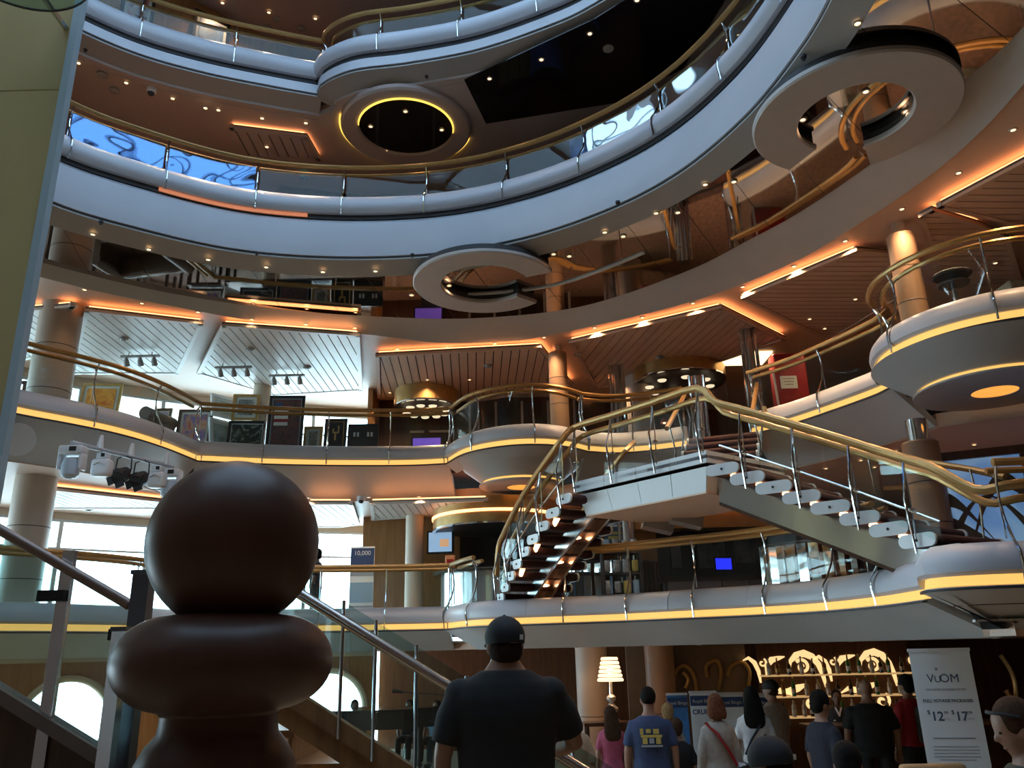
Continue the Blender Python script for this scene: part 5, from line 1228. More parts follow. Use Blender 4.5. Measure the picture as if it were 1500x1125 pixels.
# carved gold scrolls on the wall
def wallscroll(pts, y, label, extra=None):
    p = [aty(x, yy, y) for x, yy in pts]; root = empty('wall_scroll', (p[0].x, y, p[0].z), label, 'wall ornament', 'gold wall scrolls')
    MB().tube(smooth3(p, 5), .036, 8, flat=.7).build('scroll_bar', 'gold', root)
    if extra: MB().tube(smooth3([aty(x, yy, y - .02) for x, yy in extra], 5), .035, 8).build('scroll_curl', 'gold', root)
wallscroll([(985, 1030), (988, 990), (1000, 975), (1014, 985), (1020, 1010), (1012, 1035)], 15.9, 'carved gold scroll left of the banners', [(1000, 985), (1008, 995), (1004, 1008)])
wallscroll([(1052, 1010), (1056, 985), (1050, 968), (1035, 975), (1036, 992)], 15.9, 'carved gold scroll above the middle banner')
wallscroll([(1095, 1012), (1098, 985), (1088, 970), (1072, 975), (1066, 990)], 15.9, 'carved gold scroll left of the back bar')
wallscroll([(1466, 960), (1482, 985), (1488, 1010), (1490, 1045), (1498, 1080)], 11.9, 'carved gold branch on the brown panel at the right edge', [(1474, 1012), (1486, 1030), (1490, 1045)])
wall('wall_bar', 2.0, 16.0, 4.2, 16.0, 0, 2.28, 'cream3', 'taupe panel wall behind the gold scrolls', .08)
wall('wall_bar', 7.4, 12.2, 10.9, 12.2, 0, 2.28, 'wood', 'wood panel wall at the right of the banner', .08)
# crystal lamp on a console
q = aty(897, 1050, 13.6); zt = 1.18
root = empty('console_table', (q.x, q.y, 0), 'slim console carrying the crystal lamp', 'table')
MB().box((q.x, q.y, zt - .03), (.9, .4, .05)).build('table_top', 'darkwood', root, smooth=0)
for sx in (-1, 1):
    for sy in (-1, 1): MB().box((q.x + sx * .4, q.y + sy * .16, (zt - .055) / 2), (.05, .05, zt - .055)).build('leg', 'darkwood', root, smooth=0)
lp = empty('table_lamp', (q.x, q.y, zt), 'crystal table lamp with banded glowing shade', 'lamp')
MB().lathe([(0, .0), (.11, .0), (.12, .03), (.06, .06), (.04, .1), (.09, .15), (.10, .19), (.05, .24), (.03, .27), (.07, .31), (.075, .35), (.03, .39), (.022, .58)], (q.x, q.y, zt), 20).build('crystal_stem', 'crystal', lp)
for k in range(6):
    z = .58 + k * .062; r = .20 - .014 * k
    MB().lathe([(r, z), (r + .008, z + .02), (r - .006, z + .045)], (q.x, q.y, zt), 28).build('shade_band', 'shadelit', lp)
MB().ellipsoid((q.x, q.y, zt + .74), (.05, .05, .07), 12, 8).build('bulb', 'lens', lp)
l = bpy.data.lights.new('lamp_light', 'POINT'); l.energy = 12; l.color = (1, .66, .36); l.shadow_soft_size = .08
o = bpy.data.objects.new('lamp_light', l); COL.objects.link(o); o.location = (q.x, q.y, zt + .86); attach(o, lp)
# roll-up banners
def banner(c, w_, h_, rz, tilt, label, body='paper'):
    root = empty('roll_up_banner', c, label, 'banner')
    T = Matrix.Translation(c) @ Matrix.Rotation(rz, 4, 'Z') @ Matrix.Rotation(-tilt, 4, 'X')
    def put(nm, mat, cc, ss, parent=root):
        b = MB().box(cc, ss); b.v = [tuple(T @ Vector(v)) for v in b.v]; return b.build(nm, mat, parent, smooth=0)
    put('base', 'steel', (0, 0, .04), (w_ + .05, .2, .08)); sh = put('sheet', body, (0, 0, h_ / 2 + .05), (w_, .008, h_ - .05)); put('top_bar', 'trim', (0, 0, h_ + .02), (w_ + .015, .025, .03))
    def txt(body_, size, x, z, mat='ink', align='CENTER', bold=0.0):
        me = textmesh(body_, size, .001, align, bold); me.materials.append(M[mat]); o = bpy.data.objects.new('lettering', me); COL.objects.link(o)
        o.matrix_basis = T @ Matrix.Translation((x, -.007, z)) @ Matrix.Rotation(R(90), 4, 'X'); attach(o, sh); return o
    return root, put, txt, sh
q = aty(1379, 955, 8.0)
BS = .7
r_, put, txt, sh = banner((q.x, q.y, 0), .52, q.z, R(-14), R(3), 'tall pale blue internet price banner at the right')
t = q.z
_t, _p = txt, put
def txt(b_, sz, x, z, mat='ink', align='CENTER', bold=0.0): return _t(b_, sz * BS, x * BS, t - (t - z) * .78, mat, align, bold * BS)
def put(nm, mat, cc, ss, parent): return _p(nm, mat, (cc[0] * BS, cc[1], t - (t - cc[2]) * .78), (ss[0] * BS, ss[1], ss[2] * .78), parent)
txt('V', .15, -.16, t - .34, bold=.0); txt('U', .12, -.075, t - .34, bold=.0); txt('OM', .15, .07, t - .34)
b = put('antenna_dot', 'greyink', (-.07, -.006, t - .19), (.03, .004, .03), sh)
txt('THE FASTEST INTERNET AT SEA', .034, 0, t - .43, 'greyink'); txt('FULL VOYAGE PACKAGES', .052, 0, t - .56, 'ink', bold=.0008)
txt('12', .155, -.155, t - .76, 'ink', bold=.003); txt('17', .155, .135, t - .76, 'ink', bold=.003)
txt('$', .07, -.255, t - .69); txt('$', .07, .035, t - .69); txt('99', .05, -.045, t - .69); txt('99', .05, .245, t - .69)
txt('per day', .022, -.045, t - .745, 'greyink'); txt('per day', .022, .245, t - .745, 'greyink')
put('print_line', 'greyink', (0, -.006, t - .95), (.5, .003, .014), sh)
for k in range(5): put('print_line', 'greyink', (0, -.006, t - 1.04 - k * .035), (.54 - .12 * (k == 4), .003, .008), sh)
txt('CONNECT TO "ROYAL-WIFI" ON YOUR', .033, 0, t - 1.32, 'ink'); txt('SMARTDEVICE TO GET STARTED.', .033, 0, t - 1.38, 'ink')
put('print_mark', 'ink', (0, -.006, t - 1.56), (.10, .003, .05), sh)
for i, (x, y, D_, w_, bodym, lab) in enumerate(((991, 1019, 12.2, .28, 'bluesheet', 'narrow blue bingo banner left of the woman in grey'), (1029, 1016, 12.0, .36, 'paper', 'pale bingo banner behind the woman in grey'), (1069, 1018, 12.1, .36, 'paper', 'pale bingo banner between the two women'), (1112, 1019, 12.7, .32, 'paper', 'bingo banner right of the woman in white'))):
    q = aty(x, y, D_); r_, put, txt, sh = banner((q.x, q.y, 0), w_, q.z, 0, 0, lab, bodym); t = q.z
    put('heading', 'navy', (0, -.006, t - .09), (w_ * .98, .004, .13), sh); o_ = txt('Royal Bingo', .062, 0, t - .115, 'mat_white'); o_.location.y -= .003
    if i == 1: txt('CRUISE', .085, -.02, t - .26, 'navy', bold=.002)
    if i == 3:
        for k in range(6): put('stripe', 'mat_white' if k % 2 else 'ink', (-.12 + k * .045, -.007, t - .24), (.03, .003, .1), sh)
# stage with piano, microphone boom and seated listeners
MB().lathe([(0, .45), (2.6, .45), (2.65, .42), (2.65, 0)], (-2.9, 15.0, 0), 48).build('stage', 'palestage'); o = bpy.context.scene.objects['stage']; struct(o); o['label'] = 'low round pale stage on the ground floor'
px_, py_, pz_ = -2.3, 14.2, .45
root = empty('grand_piano', (px_, py_, pz_), 'dark grand piano on the low stage behind the stair glass', 'piano')
case = [(-.75, -.7), (.75, -.7), (.75, .1), (.6, .5), (.2, .7), (-.1, 1.0), (-.5, 1.0), (-.75, .7)]
MB().prism([(px_ + y_, py_ - x_ * .6) for x_, y_ in case], pz_ + .66, pz_ + .92).build('case', 'pianoblack', root, smooth=0)
MB().prism([(px_ + y_ * 1.02, py_ - x_ * .62) for x_, y_ in case], pz_ + .925, pz_ + .95).build('lid', 'pianoblack', root, smooth=0)
for x_, y_ in ((-.5, -.35), (-.5, .35), (.7, 0)): MB().tube([(px_ + x_, py_ + y_, pz_ + .01), (px_ + x_, py_ + y_, pz_ + .66)], [.03, .06], 10).build('leg', 'pianoblack', root)
MB().box((px_ - .78, py_, pz_ + .7), (.2, .8, .04)).build('keyboard', 'mat_white', root, smooth=0)
q = aty(655, 1020, 13.2)
root = empty('microphone_stand', (q.x, q.y, .45), 'black boom microphone stand beside the piano', 'microphone stand')
e0 = aty(575, 1014, 13.2); bs = Vector((q.x - .45, q.y, .46))
MB().tube([bs, Vector((bs.x, bs.y, e0.z - .05))], .014, 8).build('stand_pole', 'black', root); MB().tube([Vector((bs.x + .5, bs.y, e0.z - .06)), Vector((e0.x + .15, e0.y, e0.z))], .010, 6).build('boom', 'black', root)
MB().tube([Vector((e0.x + .15, e0.y, e0.z)), Vector((e0.x, e0.y, e0.z + .02))], [.02, .035], 10).build('microphone', 'black', root)
for k in range(3): MB().tube([bs + Vector((0, 0, .12)), bs + Vector((.28 * math.cos(k * 2.1), .28 * math.sin(k * 2.1), .0))], .010, 6).build('foot', 'black', root)
# tan chair back near the banner
q = aty(1345, 1115, 7.0)
root = empty('tan_chair', (q.x, q.y, 0), 'tan leather chair before the price banner', 'chair')
rbox((q.x, q.y, .45), (.5, .5, .12), .04).build('seat', 'tan', root); rbox((q.x, q.y - .22, .95), (.5, .08, .85), .035).build('backrest', 'tan', root)
for sx in (-1, 1):
    for sy in (-1, 1): MB().box((q.x + sx * .2, q.y + sy * .2, .2), (.04, .04, .4)).build('leg', 'darkwood', root, smooth=0)
# ------------------------------------------------------------------ people
def remesh(mb, voxel, sm=4):
    me = bpy.data.meshes.new('t'); me.from_pydata(mb.v, [], mb.f)
    bm = bmesh.new(); bm.from_mesh(me); bmesh.ops.recalc_face_normals(bm, faces=bm.faces); bm.to_mesh(me); bm.free()
    o = bpy.data.objects.new('t', me); TMP.collection.objects.link(o)
    r = o.modifiers.new('r', 'REMESH'); r.mode = 'VOXEL'; r.voxel_size = voxel
    s_ = o.modifiers.new('s', 'SMOOTH'); s_.iterations = sm; s_.factor = .5
    e = o.evaluated_get(tmp_graph()); m2 = e.to_mesh()
    vs = [tuple(v.co) for v in m2.vertices]; fs = [tuple(p.vertices) for p in m2.polygons]
    e.to_mesh_clear(); bpy.data.objects.remove(o); bpy.data.meshes.remove(me)
    return vs, fs
def ring(cx, cy, z, rx, ry, n=20, p=2.3):
    out = []
    for k in range(n):
        a = 2 * math.pi * k / n; c, s_ = math.cos(a), math.sin(a)
        out.append(Vector((cx + rx * math.copysign(abs(c) ** (2 / p), c), cy + ry * math.copysign(abs(s_) ** (2 / p), s_), z)))
    return out
SK = {'light': principled('skin_light', (.33, .185, .13), .5, var=.06), 'tan': principled('skin_tan', (.30, .16, .10), .5, var=.06), 'brown': principled('skin_brown', (.13, .065, .04), .5, var=.06)}
def cloth(name, col): 
    if name not in M: M[name] = principled(name, col, .85, var=.12, scale=18, bump=.15)
    return name
for n_, c_ in (('black_cotton', (.011, .011, .012)), ('blue_cotton', (.035, .06, .14)), ('pink_cotton', (.42, .09, .16)), ('grey_jersey', (.36, .34, .31)), ('white_cotton', (.66, .66, .68)), ('khaki_cotton', (.34, .30, .24)), ('navy_cotton', (.016, .02, .035)), ('red_cotton', (.40, .018, .025)), ('green_cotton', (.10, .22, .17)), ('olive_cotton', (.05, .06, .045)), ('denim', (.035, .05, .09)), ('dark_trousers', (.02, .02, .022)), ('khaki_trousers', (.11, .10, .075)), ('pale_blue_cotton', (.22, .36, .50))): cloth(n_, c_)
HAIR = {k: principled('hair_' + k, c_, .85, var=.3, scale=40, spec=.15) for k, c_ in (('black', (.010, .008, .007)), ('brown', (.055, .028, .016)), ('auburn', (.13, .05, .025)), ('dark_brown', (.025, .014, .010)), ('blond', (.32, .22, .11)))}
M.update({'skin_' + k: v for k, v in SK.items()}); M.update({'hair_' + k: v for k, v in HAIR.items()})
M['eye'] = principled('eye_dark', (.01, .008, .007), .6); M['lips'] = principled('lips', (.25, .09, .08), .5)
def person(pos, heading, H, skin, shirt, pants, label, hair='black', style='short', sleeve='short', W=1.0, armL=None, armR=None, seated=False, voxel=.017, female=False, hands=True, turn=0.0, group='people on the ground floor', nod=0.0, neck=0.0):
    s = H / 1.75; fw = .92 if female else 1.0; W *= fw
    root = empty('person', pos, label, 'person', group, rz=heading)
    dz = -.42 if seated else 0.0                    # hips lowered to the seat
    tor = [(.88, .15, .10, 0), (.95, .17, .118, 0), (1.05, .158 * (.92 if female else 1), .108, .005), (1.18, .165, .115, .005), (1.29, .180, .122, 0), (1.365, .182, .115, -.005), (1.425, .150, .092, -.01), (1.475, .088, .068, -.012), (1.53, .056, .056, -.005), (1.58, .054, .056, .005)]
    belly = (W - 1) * .5
    def TR(z, rx, ry, y, g=0): return ring(0, y + (belly * .05 if z < 1.3 else 0), z + dz, rx * W + g, ry * (1 + belly * (1.2 if .9 < z < 1.3 else .5)) + g)
    sh = lambda sd: Vector((sd * .172 * W, -.005, 1.378 + dz))
    def arm(sd, spec):
        if spec: return [sh(sd), Vector((sd * spec[0][0] * (W * .6 + .4), spec[0][1], spec[0][2] + dz)), Vector((sd * spec[1][0], spec[1][1], spec[1][2] + dz))]
        return [sh(sd), Vector((sd * (.218 * W + .008), -.015, 1.13 + dz)), Vector((sd * (.225 * W + .01), .05, .88 + dz))]
    arms = {-1: arm(-1, armL), 1: arm(1, armR)}
    if seated: legs = {sd: [Vector((sd * .09, 0, .50)), Vector((sd * .12, .42, .50)), Vector((sd * .12, .44, .09))] for sd in (-1, 1)}
    else: legs = {sd: [Vector((sd * .088 * W, 0, .92)), Vector((sd * .095 * W, .012, .50)), Vector((sd * .10 * W, -.01, .085))] for sd in (-1, 1)}
    hc = Vector((0, .012, 1.638 + dz + neck)); hr = Matrix.Rotation(turn, 3, 'Z') @ Matrix.Rotation(-nod, 3, 'X')
    def hp(x, y, z): return hc + hr @ Vector((x, y, z))
    # skin: one continuous body
    b = MB(); b.rings([TR(*t, -.012) for t in tor])
    heads = [(-.122, .020, .028, .035), (-.112, .042, .052, .026), (-.08, .056, .072, .014), (-.04, .066, .088, .006), (.0, .072, .096, -.004), (.04, .076, .098, -.008), (.08, .068, .086, -.010), (.105, .044, .056, -.010), (.117, .016, .02, -.010)]
    b.rings([[hp(q.x, q.y, q.z) for q in ring(0, y, z, rx, ry, 18, 2.1)] for z, rx, ry, y in heads])
    b.ellipsoid(hp(0, .098, -.012), (.013, .020, .024), 10, 8)                                   # nose
    for sd in (-1, 1): b.ellipsoid(hp(sd * .077, -.008, -.01), (.012, .022, .034), 10, 8)        # ears
    b.tube([Vector((0, -.008, 1.47 + dz)), hp(0, -.012, -.07)], .054 * (W * .5 + .5), 14)
    for sd in (-1, 1):
        a = arms[sd]; b.tube([a[0] + Vector((-sd * .05, 0, -.005)), a[0] + Vector((-sd * .012, 0, -.012)), a[0].lerp(a[1], .5), a[1], a[1].lerp(a[2], .4), a[2]], [.044 * W, .046 * W, .046 * W, .040, .038, .028], 12)
        l_ = legs[sd]; b.tube([l_[0], l_[0].lerp(l_[1], .5), l_[1], l_[1].lerp(l_[2], .35), l_[2]], [.088, .078, .058, .056, .040], 12)
        f = l_[2]; b.ellipsoid((f.x, f.y + .055, .04), (.042, .115, .036), 12, 8)
    vs, fs = remesh(b, voxel * .8)
    m_ = MB(); m_.add(vs, fs)
    if hands:
        for sd in (-1, 1):
            a = arms[sd]; d = (a[2] - a[1]).normalized(); side = Vector((0, 1, 0)) if abs(d.y) < .7 else Vector((0, 0, 1)); side = (side - d * side.dot(d)).normalized(); nrm = d.cross(side)
            pc = a[2] + d * .045
            pv = MB(); pv.tube([a[2] - d * .01, a[2] + d * .03, a[2] + d * .075, a[2] + d * .09], [.026, .036, .038, .028], 10, flat=.55); m_.add(pv.v, pv.f)
            inn = nrm * (-sd if nrm.x * sd > 0 else sd) * .5
            inn = Vector((-sd, 0, 0)) * .5
            for k, ln in enumerate((.072, .082, .078, .06)):
                o_ = side * (.027 - .018 * k); p0_ = a[2] + d * .078 + o_
                p1_ = p0_ + d * ln * .5 + inn * .012; p2_ = p0_ + d * ln * .85 + inn * .045
                m_.tube([p0_, p1_, p2_], [.009, .0085, .007], 6)
            t0 = a[2] + d * .025 + side * .03; m_.tube([t0, t0 + side * .022 + d * .028, t0 + side * .026 + d * .062 + inn * .02], [.012, .0105, .008], 6)
    m_.k = 1
    for sd in (-1, 1): m_.ellipsoid(hp(sd * .030, .080, .012), (.012, .008, .007), 8, 6)
    m_.k = 2; m_.ellipsoid(hp(0, .086, -.062), (.024, .008, .007), 10, 6)
    def fin(mb, nm, mats, parent=root, smooth=60):
        mb.v = [(x * s, y * s, z * s) for x, y, z in mb.v]; o = mb.build(nm, mats, smooth=smooth, doubles=False); return local(o, parent)
    body = fin(m_, 'body', ['skin_' + skin, 'eye', 'lips'])
    # shirt
    b = MB(); lo = .90 if not seated else .93
    b.rings([TR(max(z, lo), rx, ry, y, .016) for z, rx, ry, y in tor[:7]] + [TR(1.478, .082, .066, -.012, .010)])
    for sd in (-1, 1): b.ellipsoid(arms[sd][0] + Vector((-sd * .014, 0, -.004)), (.062 * W, .062 * W, .060 * W), 14, 10)
    if sleeve != 'none':
        for sd in (-1, 1):
            a = arms[sd]
            if sleeve == 'short': b.tube([a[0] + Vector((-sd * .03, 0, .01)), a[0].lerp(a[1], .4), a[0].lerp(a[1], .82)], [.060 * W, .060 * W, .058 * (W * .7 + .3)], 14)
            else: b.tube([a[0] + Vector((-sd * .03, 0, .01)), a[0].lerp(a[1], .5), a[1], a[1].lerp(a[2], .5), a[1].lerp(a[2], .93)], [.068 * W, .062 * W, .056, .052, .045], 14)
    vs, fs = remesh(b, voxel * .85); q = MB(); q.add(vs, fs); shirt_o = fin(q, 'shirt', shirt)
    # trousers and shoes
    b = MB(); b.rings([TR(z, rx, ry, y, .010) for z, rx, ry, y in ((.86, .14, .10, 0), (.9, .16, .112, 0), (.98, .168, .118, 0))])
    for sd in (-1, 1):
        l_ = legs[sd]; b.tube([l_[0], l_[0].lerp(l_[1], .5), l_[1], l_[1].lerp(l_[2], .5), l_[1].lerp(l_[2], .95)], [.100 * (W * .5 + .5), .092, .074, .068, .062], 14)
    vs, fs = remesh(b, voxel); q = MB(); q.add(vs, fs); fin(q, 'trousers', pants)
    for sd in (-1, 1):
        f = legs[sd][2]; q = MB().ellipsoid((f.x, f.y + .06, .045), (.05, .13, .045), 14, 8); fin(q, 'shoe', 'black')
    # hair or cap
    if style in ('short', 'long', 'bob', 'crop'):
        q = MB(); g = .010 if style == 'crop' else .018
        q.ellipsoid(hp(0, -.022, .034), (.080 + g * .6, .094 + g * .3, .090 + g), 20, 12)
        if style != 'crop': q.ellipsoid(hp(0, -.048, -.02), (.078, .066, .085), 16, 10)
        if style == 'long':
            q.rings([ring(0, y, z + dz, rx, ry, 16) for z, rx, ry, y in ((1.70, .080, .05, -.035), (1.62, .102, .06, -.05), (1.52, .118, .055, -.07), (1.42, .128, .045, -.095), (1.34, .118, .035, -.115), (1.30, .075, .02, -.12))])
        if style == 'bob': q.rings([ring(0, y, z + dz, rx, ry, 16) for z, rx, ry, y in ((1.70, .085, .06, -.03), (1.62, .108, .078, -.03), (1.55, .115, .075, -.045), (1.50, .095, .05, -.06))])
        vs, fs = remesh(q, .012, 2); q = MB(); q.add(vs, fs); fin(q, 'hair', 'hair_' + hair)
    if style == 'cap':
        q = MB(); q.ellipsoid(hp(0, -.018, -.02), (.078, .088, .075), 18, 12); fin(q, 'hair', 'hair_' + hair)
        q = MB(); rs = []
        for t in range(9):
            a = R(90) * t / 8; rs.append([hp(p_.x, p_.y, p_.z) for p_ in ring(0, -.008, .035 + .095 * math.sin(a), .090 * math.cos(a) + .002, .108 * math.cos(a) + .002, 22, 2.0)])
        rs.insert(0, [hp(p_.x, p_.y, p_.z) for p_ in ring(0, -.008, .005, .088, .106, 22, 2.0)])
        q.rings(rs); cp = fin(q, 'cap', 'cap_cloth')
        q = MB(); q.rings([[hp(x, y, z) for x, y, z in ((-.07 * c_, .085 + d_, .012 - e_), (.07 * c_, .085 + d_, .012 - e_), (.07 * c_, .085 + d_, .018 - e_), (-.07 * c_, .085 + d_, .018 - e_))] for c_, d_, e_ in ((1, 0, 0), (1, .04, .004), (.75, .075, .012), (.3, .09, .016))]); fin(q, 'brim', 'cap_cloth', cp)
        q = MB().ellipsoid(hp(0, -.01, .13), (.008, .008, .006), 8, 6); fin(q, 'cap_button', 'cap_cloth', cp)
        q = MB().box(hp(.055, -.098, .028), (.018, .006, .022)); fin(q, 'cap_tag', 'mat_white', cp, 0)
    return root, s, hp, fin, shirt_o
M['cap_cloth'] = principled('cap_cloth', (.010, .011, .014), .8)
def crowd(x, y, D_, *a, **k):           # head top seen at a pixel, standing D_ metres off
    q = aty(x, y, D_); return person((q.x, q.y, 0), a[0], q.z, *a[1:], **k)
# the man in black on the stair platform
q = aty(735, 905, 4.1)
man = person((q.x + .012, 4.1, .62), R(2), (q.z - .62) / (1.75 - .045) * 1.75, 'tan', 'black_cotton', 'dark_trousers', 'man in black T-shirt and black cap seen from behind on the steps', 'dark_brown', 'cap', W=1.24, voxel=.013, armR=((.27, .06, 1.16), (.20, .28, 1.10)), turn=R(12), nod=R(4), group='people near the stairs', neck=-.055)
# the crowd
r_, s_, hp, fin, so = crowd(948, 1008, 9.8, R(-4), 'light', 'blue_cotton', 'khaki_trousers', 'man in blue T-shirt with a printed back, seen from behind', 'black', 'crop', W=1.1)
def backprint(fin, so, W, boxes):
    for (x, z, w_, h_, m_) in boxes:
        q = MB().box((x, -.148 * (W * .4 + .6), z), (w_, .006, h_)); fin(q, 'shirt_print', m_, so, 0)
backprint(fin, so, 1.1, [(-.10, 1.33, .035, .06, 'yellowink'), (-.03, 1.335, .05, .04, 'yellowink'), (.05, 1.33, .06, .05, 'yellowink'), (.0, 1.285, .22, .025, 'yellowink'), (-.07, 1.24, .05, .06, 'yellowink'), (0, 1.24, .05, .05, 'greyink'), (.07, 1.24, .05, .06, 'yellowink'), (0, 1.19, .22, .02, 'greyink')])
crowd(990, 1054, 10.2, R(-8), 'light', 'black_cotton', 'dark_trousers', 'boy in black T-shirt standing right of the man in blue', 'brown', 'short')
crowd(893, 1036, 11.3, R(10), 'light', 'pink_cotton', 'denim', 'girl in pink top with long hair below the crystal lamp', 'brown', 'long', female=True)
crowd(977, 1032, 11.4, R(5), 'light', 'grey_jersey', 'denim', 'person with blond hair half hidden behind the man in blue', 'blond', 'short', female=True)
r_, s_, hp, fin, so = crowd(1046, 1019, 10.0, R(8), 'light', 'grey_jersey', 'dark_trousers', 'woman in grey jacket with auburn hair and a red shoulder bag strap', 'auburn', 'bob', 'long', female=True)
q = MB().tube([(-.14, -.03, 1.46), (-.06, -.145, 1.36), (.06, -.15, 1.18), (.15, -.13, 1.02)], .035, 8, flat=.35); fin(q, 'bag_strap', 'red', so)
q = rbox((.21, -.06, .93), (.10, .24, .22), .04); fin(q, 'shoulder_bag', 'greyink', so)
r_, s_, hp, fin, so = crowd(1099, 1008, 10.7, R(-6), 'light', 'white_cotton', 'denim', 'woman in white T-shirt with long dark hair and a thin bag strap', 'black', 'long', female=True)
q = MB().tube([(.13, -.03, 1.46), (.05, -.14, 1.34), (-.07, -.14, 1.18), (-.15, -.12, 1.02)], .014, 6); fin(q, 'bag_strap', 'navy_cotton', so)
r_, s_, hp, fin, so = crowd(1128, 997, 11.9, R(40), 'light', 'khaki_cotton', 'dark_trousers', 'man in pale khaki shirt and cap turned towards the bar', 'brown', 'cap', W=1.15, turn=R(20))
r_, s_, hp, fin, so = crowd(1199, 1014, 9.0, R(-75), 'tan', 'navy_cotton', 'dark_trousers', 'man in navy T-shirt with glasses in profile facing right', 'black', 'short', W=1.1, nod=R(10))
q = MB().tube([hp(.075, -.005, .012), hp(.06, .085, .012), hp(0, .105, .010), hp(-.06, .085, .012), hp(-.075, -.005, .012)], .004, 5); fin(q, 'glasses', 'black', r_)
q = aty(1224, 1012, 13.9)
r_, s_, hp, fin, so = person((q.x, q.y, 0), R(165), q.z, 'brown', 'dark_trousers', 'dark_trousers', 'bartender in dark jacket with white collar facing the viewer', 'black', 'short', 'long', female=True, group='people at the bar')
q = MB().tube([(-.05, .07, 1.47), (-.02, .115, 1.40), (0, .13, 1.33)], .016, 6); fin(q, 'collar', 'white_cotton', so); q = MB().tube([(.05, .07, 1.47), (.02, .115, 1.40), (0, .13, 1.33)], .016, 6); fin(q, 'collar', 'white_cotton', so)
q = MB().ellipsoid((.09, .135, 1.26), (.025, .006, .018), 10, 6); fin(q, 'name_badge', 'mat_white', so)
crowd(1266, 996, 11.3, R(-10), 'tan', 'black_cotton', 'dark_trousers', 'bald broad man in black shirt seen from behind at the bar', 'black', 'none', 'short', W=1.3, group='people at the bar')
r_, s_, hp, fin, so = crowd(1325, 990, 11.7, R(25), 'tan', 'red_cotton', 'dark_trousers', 'man in red shirt with a dark backpack at the bar', 'black', 'short', W=1.15, group='people at the bar')
q = rbox((.05, -.21, 1.18), (.30, .18, .44), .06); fin(q, 'backpack', 'olive_cotton', so)
crowd(1347, 1003, 12.8, R(-20), 'light', 'green_cotton', 'denim', 'woman in sleeveless green top partly behind the price banner', 'dark_brown', 'short', 'none', female=True, group='people at the bar')
q = aty(1478, 1030, 4.7)
r_, s_, hp, fin, so = person((q.x + .02, q.y, 0), R(80), q.z, 'light', 'olive_cotton', 'dark_trousers', 'man in dark green shirt with sunglasses on his head, right edge', 'brown', 'short', W=1.1, voxel=.014, nod=R(22))
q = MB().tube([hp(.092, -.02, .05), hp(.075, .055, .098), hp(0, .078, .108), hp(-.075, .055, .098), hp(-.092, -.02, .05)], .009, 6); fin(q, 'sunglasses', 'black', r_)
q = aty(1128, 1084, 4.2)
person((q.x, q.y, 0), R(30), q.z, 'tan', 'black_cotton', 'dark_trousers', 'person in dark cap cut off at the bottom below the woman in white', 'black', 'cap', voxel=.015, nod=R(10))
q = aty(1238, 1092, 5.4)
person((q.x, q.y, 0), R(-20), q.z, 'tan', 'black_cotton', 'dark_trousers', 'dark haired person cut off at the bottom below the navy man', 'black', 'short', voxel=.015, nod=R(15))
crowd(829, 1022, 8.5, R(15), 'light', 'khaki_cotton', 'khaki_trousers', 'person whose head shows beside the man in black\'s right sleeve', 'brown', 'short')
# listeners seated by the round window, dark against the light
def stool(p, label):
    r_ = empty('stool', p, label, 'stool', 'stools on the stage'); MB().lathe([(0, .40), (.18, .40), (.19, .43), (.18, .45), (0, .45)], p, 20).build('seat', 'darkwood', r_)
    for k in range(3): MB().tube([(p[0] + .1 * math.cos(k * 2.1), p[1] + .1 * math.sin(k * 2.1), p[2] + .4), (p[0] + .16 * math.cos(k * 2.1), p[1] + .16 * math.sin(k * 2.1), p[2] + .005)], .014, 6).build('leg', 'steel', r_)
for (x, y, D_, hd, sk, cl, lab, hr, stl) in ((520, 1026, 15.2, 200, 'brown', 'dark_trousers', 'seated woman with long hair against the round window', 'black', 'long'), (600, 1028, 15.4, 170, 'brown', 'dark_trousers', 'seated person left of the pale blue shirt', 'black', 'short'), (640, 1034, 15.0, 150, 'tan', 'pale_blue_cotton', 'seated person in pale blue shirt beside the stair rail', 'black', 'short')):
    q = aty(x, y, D_); zz0 = q.z - 1.31
    zz0 = .45
    person((q.x, q.y, zz0), R(hd), 1.75 * max(.75, (q.z - zz0) / 1.335) , sk, cl, 'dark_trousers', lab, hr, stl, seated=True, hands=False, group='listeners on the stage', armL=((.24, .1, 1.15), (.15, .3, 1.0)), armR=((.24, .1, 1.15), (.15, .3, 1.0)))
    stool((q.x, q.y - 0.0, .45), 'small stool under the ' + lab.replace('seated ', 'listener: '))
q = aty(463, 846, 15.4)
person((q.x, q.y, 2.6), R(90), max(1.5, q.z - 2.6), 'brown', 'dark_trousers', 'dark_trousers', 'person standing at the bright windows on the first level', 'black', 'short', hands=False, group='people on the first level')
# ------------------------------------------------------------------ foreground: stair platform, balustrades, pawn, panel
o = MB().box((-1.2, .6, .30), (6.0, 8.0, .62)).build('floor_platform', 'marble', smooth=0); struct(o); o['label'] = 'raised stair platform the viewer stands on'
